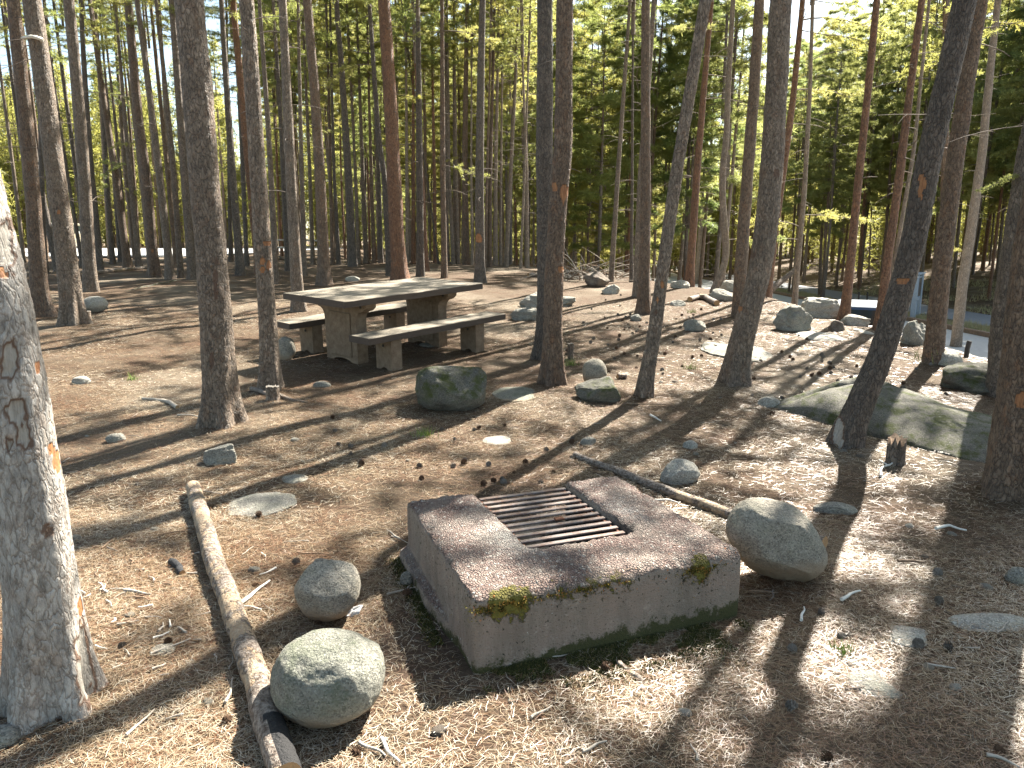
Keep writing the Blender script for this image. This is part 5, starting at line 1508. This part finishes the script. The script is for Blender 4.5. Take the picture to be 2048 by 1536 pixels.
for (x, y) in ((703, 1508), (128, 1443), (462, 1448), (687, 1452), (243, 1293), (340, 1285), (590, 1125), (508, 1175), (820, 1190), (1875, 1152), (1583, 1305), (1650, 1232), (1690, 1282), (1905, 1300), (1835, 1290), (1590, 1425), (2000, 1510), (1650, 1525), (1385, 940), (1008, 962), (512, 1035), (1220, 1345), (1880, 1210)):
    cone(x, y, 'brown pine cone lying close up on the foreground needles', 'pine cones in the foreground', 0.6)
for q in range(190):
    if q < 95: x, y = random.gauss(1330, 150), random.triangular(570, 780, 650)
    elif q < 160: x, y = random.gauss(1700, 110), random.triangular(690, 880, 740)
    elif q < 200: x, y = random.uniform(650, 1150), random.triangular(820, 1010, 880)
    else: x, y = random.uniform(150, 700), random.triangular(580, 1000, 740)
    if 540 < x < 1015 and 540 < y < 750 or not (5 < x < 2040): continue
    cone(x, y, 'dark pine cone scattered on the forest floor further off', 'pine cones scattered on the forest floor', 0.62)

PEB = []
for s in range(5):
    v, f = ICO[3]; V = v + v * (0.3 * fbm(v * 1.4 + s * 9, 3, 3))[:, None]; V = V * np.array([1, 0.75, 0.5])
    mb = MB(); mb.add(V, f); o = mb.build('pebble', M[('granite', 'granite_white', 'granite_tan', 'granite', 'granite_dark')[s]]); PEB.append(o.data); bpy.data.objects.remove(o)
for q in range(85):
    x = random.uniform(10, 2030); y = random.triangular(580, 1530, 1000)
    if 560 < x < 1660 and 930 < y < 1380: continue
    p = ground_at(x, y)
    if edge_dist(p[0], p[1]) > 0.3: continue
    s = random.uniform(0.01, 0.028) * (1 + 0.06 * p[1])
    o = link('pebble', random.choice(PEB), None, (p[0], p[1], float(ground_z(p[0], p[1])) + 0.1 * s)); o.scale = (s, s, s); o.rotation_euler = (0, 0, random.uniform(0, 6.28))
    tag(o, 'small stone half sunk in the needle litter', 'stone', 'small stones scattered in the litter')

k = NT('fresh_grass'); M['grass'] = k.out(k.ramp(k.n('NewGeometry').outputs['Random Per Island'], [(0, (0.10, 0.16, 0.03)), (0.7, (0.18, 0.25, 0.05)), (1, (0.35, 0.33, 0.12))]), 0.7)
k = NT('dry_grass'); M['drygrass'] = k.out(k.ramp(k.n('NewGeometry').outputs['Random Per Island'], [(0, (0.28, 0.24, 0.12)), (0.7, (0.45, 0.38, 0.22)), (1, (0.3, 0.32, 0.12))]), 0.8)
for x, y, s, lab in ((848, 873, 0.09, 'small green grass tuft in the open before the mossy boulder'), (1144, 730, 0.10, 'small green grass tuft at the thin cut stump'), (1382, 738, 0.09, 'yellow-green grass tuft left of the big curving pine'),
                     (264, 759, 0.08, 'tiny green tuft in the shade at mid left'), (1866, 722, 0.2, 'green grass growing at the foot of the brown bank pine'), (1685, 1303, 0.05, 'tiny moss-green tuft above the flat weathered stone'), (1383, 626, .1, 'yellow-green tuft in the sun by the curved bark slab')):
    p = ground_at(x, y); n = 60; rg = np.random.default_rng(x)
    P = np.stack([p[0] + s * 0.45 * rg.standard_normal(n), p[1] + s * 0.45 * rg.standard_normal(n), np.full(n, p[2])], -1)
    mb = MB(); blades(mb, P, s * 0.9, 0.006, rg, (0, 0, 1), 0.45); tag(mb.build('grass_tuft', M['grass'], None, True, p), lab, 'grass')
# white paper scrap
p = ground_at(708, 1232); mb = MB(); n = 9; a, b = np.meshgrid(np.linspace(-1, 1, n), np.linspace(-1, 1, n))
P = np.stack([p[0] + 0.032 * a + 0.006 * b, p[1] + 0.016 * b, p[2] + 0.022 + 0.012 * fbm(np.stack([a * 1.7, b * 1.7, 0 * a], -1), 3, 3) + 0.012 * b + 0.008 * a], -1).reshape(-1, 3)
i = np.arange(n - 1)[:, None] * n; j = np.arange(n - 1)[None]; mb.add(P, np.stack([i + j, i + j + 1, i + j + 1 + n, i + j + n], -1).reshape(-1, 4))
o = mb.build('paper_scrap', M['paper'], None, True, p); md = o.modifiers.new('s', 'SOLIDIFY'); md.thickness = 0.001; tag(o, 'crumpled white paper scrap beside the egg-shaped boulder', 'paper')

# brush pile behind the crest
mb = MB(); rg = np.random.default_rng(4)
for q in range(130):
    x = rg.uniform(1128, 1245); p = ground_at(x, rg.uniform(545, 562)); az = rg.uniform(0, 6.28)
    P = twig_curve(p, az, rg.uniform(0.4, 1.5), rg.uniform(0.1, 0.9), rg.uniform(0.1, 0.9), 7, 0.1); P[:, 2] = np.maximum(P[:, 2], p[2] + 0.01)
    add_tube(mb, P, np.linspace(0.011, 0.004, 7), 4, int(rg.random() < 0.4), caps=False)
p = ground_at(1185, 556); tag(mb.build('brush_pile', [M['grey_stick'], M['brown_stick']], None, True, p), kind='stuff')

# verge grass between the two roads
rg = np.random.default_rng(8); n = 26000; P = np.stack([rg.uniform(KX + 0.1, 19.3, n), rg.uniform(16, 60, n), np.full(n, ROADZ)], -1)
P = P[fbm(P * np.array([0.8, 0.8, 1]), 4, 3) > -0.25]
mb = MB(); blades(mb, P, 0.22, 0.02, rg, (0, 0, 1), 0.5); tag(mb.build('verge_grass', M['drygrass']), kind='stuff')
n = 26000; P = np.stack([rg.uniform(22.5, 32, n), rg.uniform(18, 60, n), np.zeros(n)], -1); P[:, 2] = ground_z(P[:, 0], P[:, 1])
P = P[fbm(P * np.array([0.5, 0.5, 1]), 6, 3) > 0.0]
mb = MB(); blades(mb, P, 0.25, 0.02, rg, (0, 0, 1), 0.5); tag(mb.build('roadside_grass', M['drygrass']), kind='stuff')

# ------------------------------------------------------------------ sign with two posts
M['bluegrey'] = m_simple('blue_grey_paint', (0.28, 0.33, 0.39), (0.35, 0.40, 0.46), 6, 0.6, 0.2)
M['signface'] = m_simple('dark_sign_face', (0.035, 0.03, 0.028), (0.06, 0.05, 0.045), 6, 0.5, 0.1)
M['whitem'] = m_simple('white_cap', (0.7, 0.7, 0.7), (0.8, 0.8, 0.8), 6, 0.4, 0.1)
pa = at_depth(1825, 637, 33.0); za = ROADZ
sg = empty('notice_board', (pa[0], pa[1], za), 'blue-grey notice board seen edge-on, on two posts beside the road', 'sign')
dirn = math.atan2(1.3, 0.95); sg.rotation_euler = (0, 0, dirn)
for q in (0, 1.35):
    mb = MB(); box(mb, (q, 0, 1.0), (0.22, 0.2, 2.0)); bevel(mb.build('post', M['bluegrey'], sg, False), 0.015)
mb = MB(); box(mb, (0.675, 0, 1.42), (1.13, 0.1, 0.95)); box(mb, (0.675, 0, 2.03), (1.75, 0.3, 0.06)); bevel(mb.build('board_frame', M['bluegrey'], sg, False), 0.01)
mb = MB(); box(mb, (0.675, -0.055, 1.42), (1.0, 0.02, 0.82)); mb.build('board_face', M['signface'], sg, False)
mb = MB(); box(mb, (0.0, -0.13, 0.95), (0.3, 0.08, 0.12)); mb.build('bracket', M['bluegrey'], sg, False)
for q in (-0.06, 0.06):
    v, f = ICO[2]; mb = MB(); mb.add(v * 0.03 + np.array([-0.115, q, 1.9]), f); mb.build('cap_bolt', M['whitem'], sg)
p = ground_at(1932, 714); mb = MB(); add_tube(mb, np.array([p - (0, 0, .1), p + (0.005, 0, 0.1), p + (0.02, 0, 0.2)]), 0.028, 10)
tag(mb.build('marker_post', M['signface'], None, False, p), 'short dark post stub standing at the top of the bank', 'post')
for x, y, d in ((1717, 598, 38.0), (1734, 599, 38.0)):
    p = at_depth(x, y, d); z = float(ground_z(p[0], p[1])); mb = MB(); add_tube(mb, np.array([(p[0], p[1], z), (p[0], p[1], z + 0.9)]), 0.045, 8)
    tag(mb.build('marker_post', M['signface'], None, False, (p[0], p[1], z)), 'thin dark stake beyond the road, ' + ('left' if x < 1725 else 'right') + ' one of two above the parked vehicle', 'post', 'stakes beyond the road')

# ------------------------------------------------------------------ vehicles
def paint(name, c, rough=0.25): 
    k = NT(name); n = k.noise(k.coord(), 30, 3); return k.out(k.mix(n, c, tuple(0.9 * q for q in c)), rough, None, 0.5, 0.0, **{'Coat Weight': 0.6})
M['glass'] = NT('car_glass').out((0.012, 0.018, 0.02), 0.06, None, 0.4)
M['tyre'] = m_simple('tyre_rubber', (0.02, 0.02, 0.02), (0.035, 0.035, 0.035), 20)
M['rim'] = m_simple('alloy_rim', (0.4, 0.4, 0.42), (0.55, 0.55, 0.56), 8, 0.3, 0.1, metal=0.8)
M['tail'] = m_simple('tail_lamp_red', (0.25, 0.01, 0.01), (0.35, 0.02, 0.02), 8, 0.2, 0.0)
M['lamp'] = NT('headlamp_glass').out((0.7, 0.72, 0.75), 0.1, None, 0.6)


def suv(loc, rz, label, pm, roofm):
    t = empty('parked_car', loc, label, 'car', rz=rz)           # faces local +X
    W = 0.9
    def loft(prof, ws, mat, name, parent=t):
        prof = np.array(prof); ws = np.array(ws); n = len(prof); mb = MB()
        a = np.stack([prof[:, 0], ws, prof[:, 1]], -1); b = a * np.array([1, -1, 1])
        mb.add(a, [tuple(range(n))[::-1]]); mb.add(b, [tuple(range(n))]); j = np.arange(n)
        mb.add(np.vstack([a, b]), np.stack([j, (j + 1) % n, (j + 1) % n + n, j + n], -1)); return bevel(mb.build(name, mat, parent, False), 0.03, 3)
    loft([(-2.2, 0.35), (2.15, 0.35), (2.25, 0.6), (2.2, 0.85), (1.15, 1.02), (-2.2, 1.05), (-2.27, 0.7)], [W] * 7, pm, 'body')
    cab = loft([(1.12, 1.0), (0.45, 1.62), (-1.95, 1.64), (-2.2, 1.0)], [W - .02, W - .16, W - .16, W - .02], pm, 'cabin')
    loft([(0.5, 1.615), (0.42, 1.675), (-1.92, 1.685), (-2.0, 1.63)], [W - .12, W - .18, W - .18, W - .12], roofm, 'roof')
    for nm, q in (('windscreen', [(1.09, -.74, 1.06), (1.09, .74, 1.06), (0.55, .66, 1.56), (0.55, -.66, 1.56)]), ('rear_window', [(-2.215, -.70, 1.08), (-2.215, .70, 1.08), (-2.03, .64, 1.56), (-2.03, -.64, 1.56)])):
        mb = MB(); q = np.array(q); sg = 1 if q[0][0] > 0 else -1
        mb.add(np.vstack([q + np.array([0.03 * sg, 0, 0.015]), q]), [(0, 1, 2, 3), (0, 4, 5, 1), (1, 5, 6, 2), (2, 6, 7, 3), (3, 7, 4, 0)]); mb.build(nm, M['glass'], t, False)
    for s in (-1, 1):
        mb = MB(); box(mb, (-2.27, s * 0.8, 0.9), (0.06, 0.14, 0.3)); bevel(mb.build('tail_light', M['tail'], t, False), 0.01)
    mb = MB(); box(mb, (-2.26, 0, 0.45), (0.14, 1.7, 0.16)); bevel(mb.build('bumper', M['signface'], t, False), 0.03)
    mb = MB(); box(mb, (-2.285, 0, 0.8), (0.02, 0.5, 0.12)); mb.build('number_plate', M['whitem'], t, False)
    for s in (-1, 1):
        for x0, x1 in ((0.85, -0.15), (-0.25, -1.1), (-1.2, -1.85)):
            xt0 = min(x0, 0.42); mb = MB()
            q = [(x0, s * (W - .045), 1.08), (x1, s * (W - .045), 1.08), (x1, s * (W - .145), 1.56), (xt0, s * (W - .145), 1.56)]
            mb.add(np.array(q) + np.array([0, s * 0.022, 0]), [(0, 1, 2, 3) if s < 0 else (3, 2, 1, 0)]); mb.build('side_window', M['glass'], t, False)
        mb = MB(); box(mb, (0.75, s * (W + 0.1), 1.12), (0.12, 0.2, 0.15)); bevel(mb.build('wing_mirror', M['whitem'], t, False), 0.03)
        mb = MB(); box(mb, (2.2, s * 0.68, 0.76), (0.1, 0.32, 0.16)); bevel(mb.build('headlight', M['lamp'], t, False), 0.02)
        for xw in (1.35, -1.35):
            mb = MB(); add_tube(mb, np.array([(xw, s * (W - .22), .36), (xw, s * (W + .01), .36)]), 0.36, 24); wh = mb.build('wheel', M['tyre'], t, False)
            mb = MB(); add_tube(mb, np.array([(xw, s * (W - .02), .36), (xw, s * (W + .025), .36)]), 0.22, 20); mb.build('rim', M['rim'], wh, False)
    mb = MB(); box(mb, (2.24, 0, 0.62), (0.06, 0.9, 0.2)); mb.build('grille', M['signface'], t, False)
    return t


pc = at_depth(1703, 600, 20.6)
hx, hy = 0.55, 0.835
suv((pc[0] + 2.2 * hx, pc[1] + 2.2 * hy, ROADZ + 0.02), math.atan2(hy, hx), 'dark blue car with sky sheen painted on its roof, parked below the bank', paint('dark_blue_paint', (0.035, 0.07, 0.16)), paint('sky_sheen_roof_paint', (0.36, 0.39, 0.44), 0.3))  # the sky's reflection on the roof is put into its pale colour
pl = at_depth(124, 500, 44); zl = float(ground_z(pl[0], pl[1], False)) + 0.07
suv((pl[0], pl[1], zl), math.atan2(-0.9, 0.35), 'beige car half hidden behind pines in the bright parking lot', paint('beige_paint', (0.42, 0.37, 0.28)), paint('beige_roof_paint', (0.5, 0.46, 0.38)))


def far_table(px, d, label):
    p = at_depth(px, 500, d); z = float(ground_z(p[0], p[1])); t = empty('picnic_table', (p[0], p[1], z), label, 'picnic table', rz=random.uniform(-.4, .4))
    M.setdefault('palewood', m_simple('pale_weathered_wood', (0.5, 0.47, 0.42), (0.62, 0.59, 0.54), 9))
    mb = MB(); box(mb, (0, 0, .75), (1.8, .8, .06)); bevel(mb.build('table_top', M['palewood'], t, False), .01)
    for s in (-1, 1):
        mb = MB(); box(mb, (0, s * .72, .45), (1.8, .28, .05)); bevel(mb.build('seat', M['palewood'], t, False), .01)
        mb = MB(); box(mb, (s * .65, 0, .4), (.08, 1.5, .08)); box(mb, (s * .65, .3, .36), (.08, .09, .74)); box(mb, (s * .65, -.3, .36), (.08, .09, .74)); mb.build('leg', M['signface'], t, False)


far_table(566, 31.0, 'pale distant picnic table between the thin pines left of the scarred pine gap')
far_table(622, 31.5, 'pale distant picnic table behind the tall orange-grey pine')
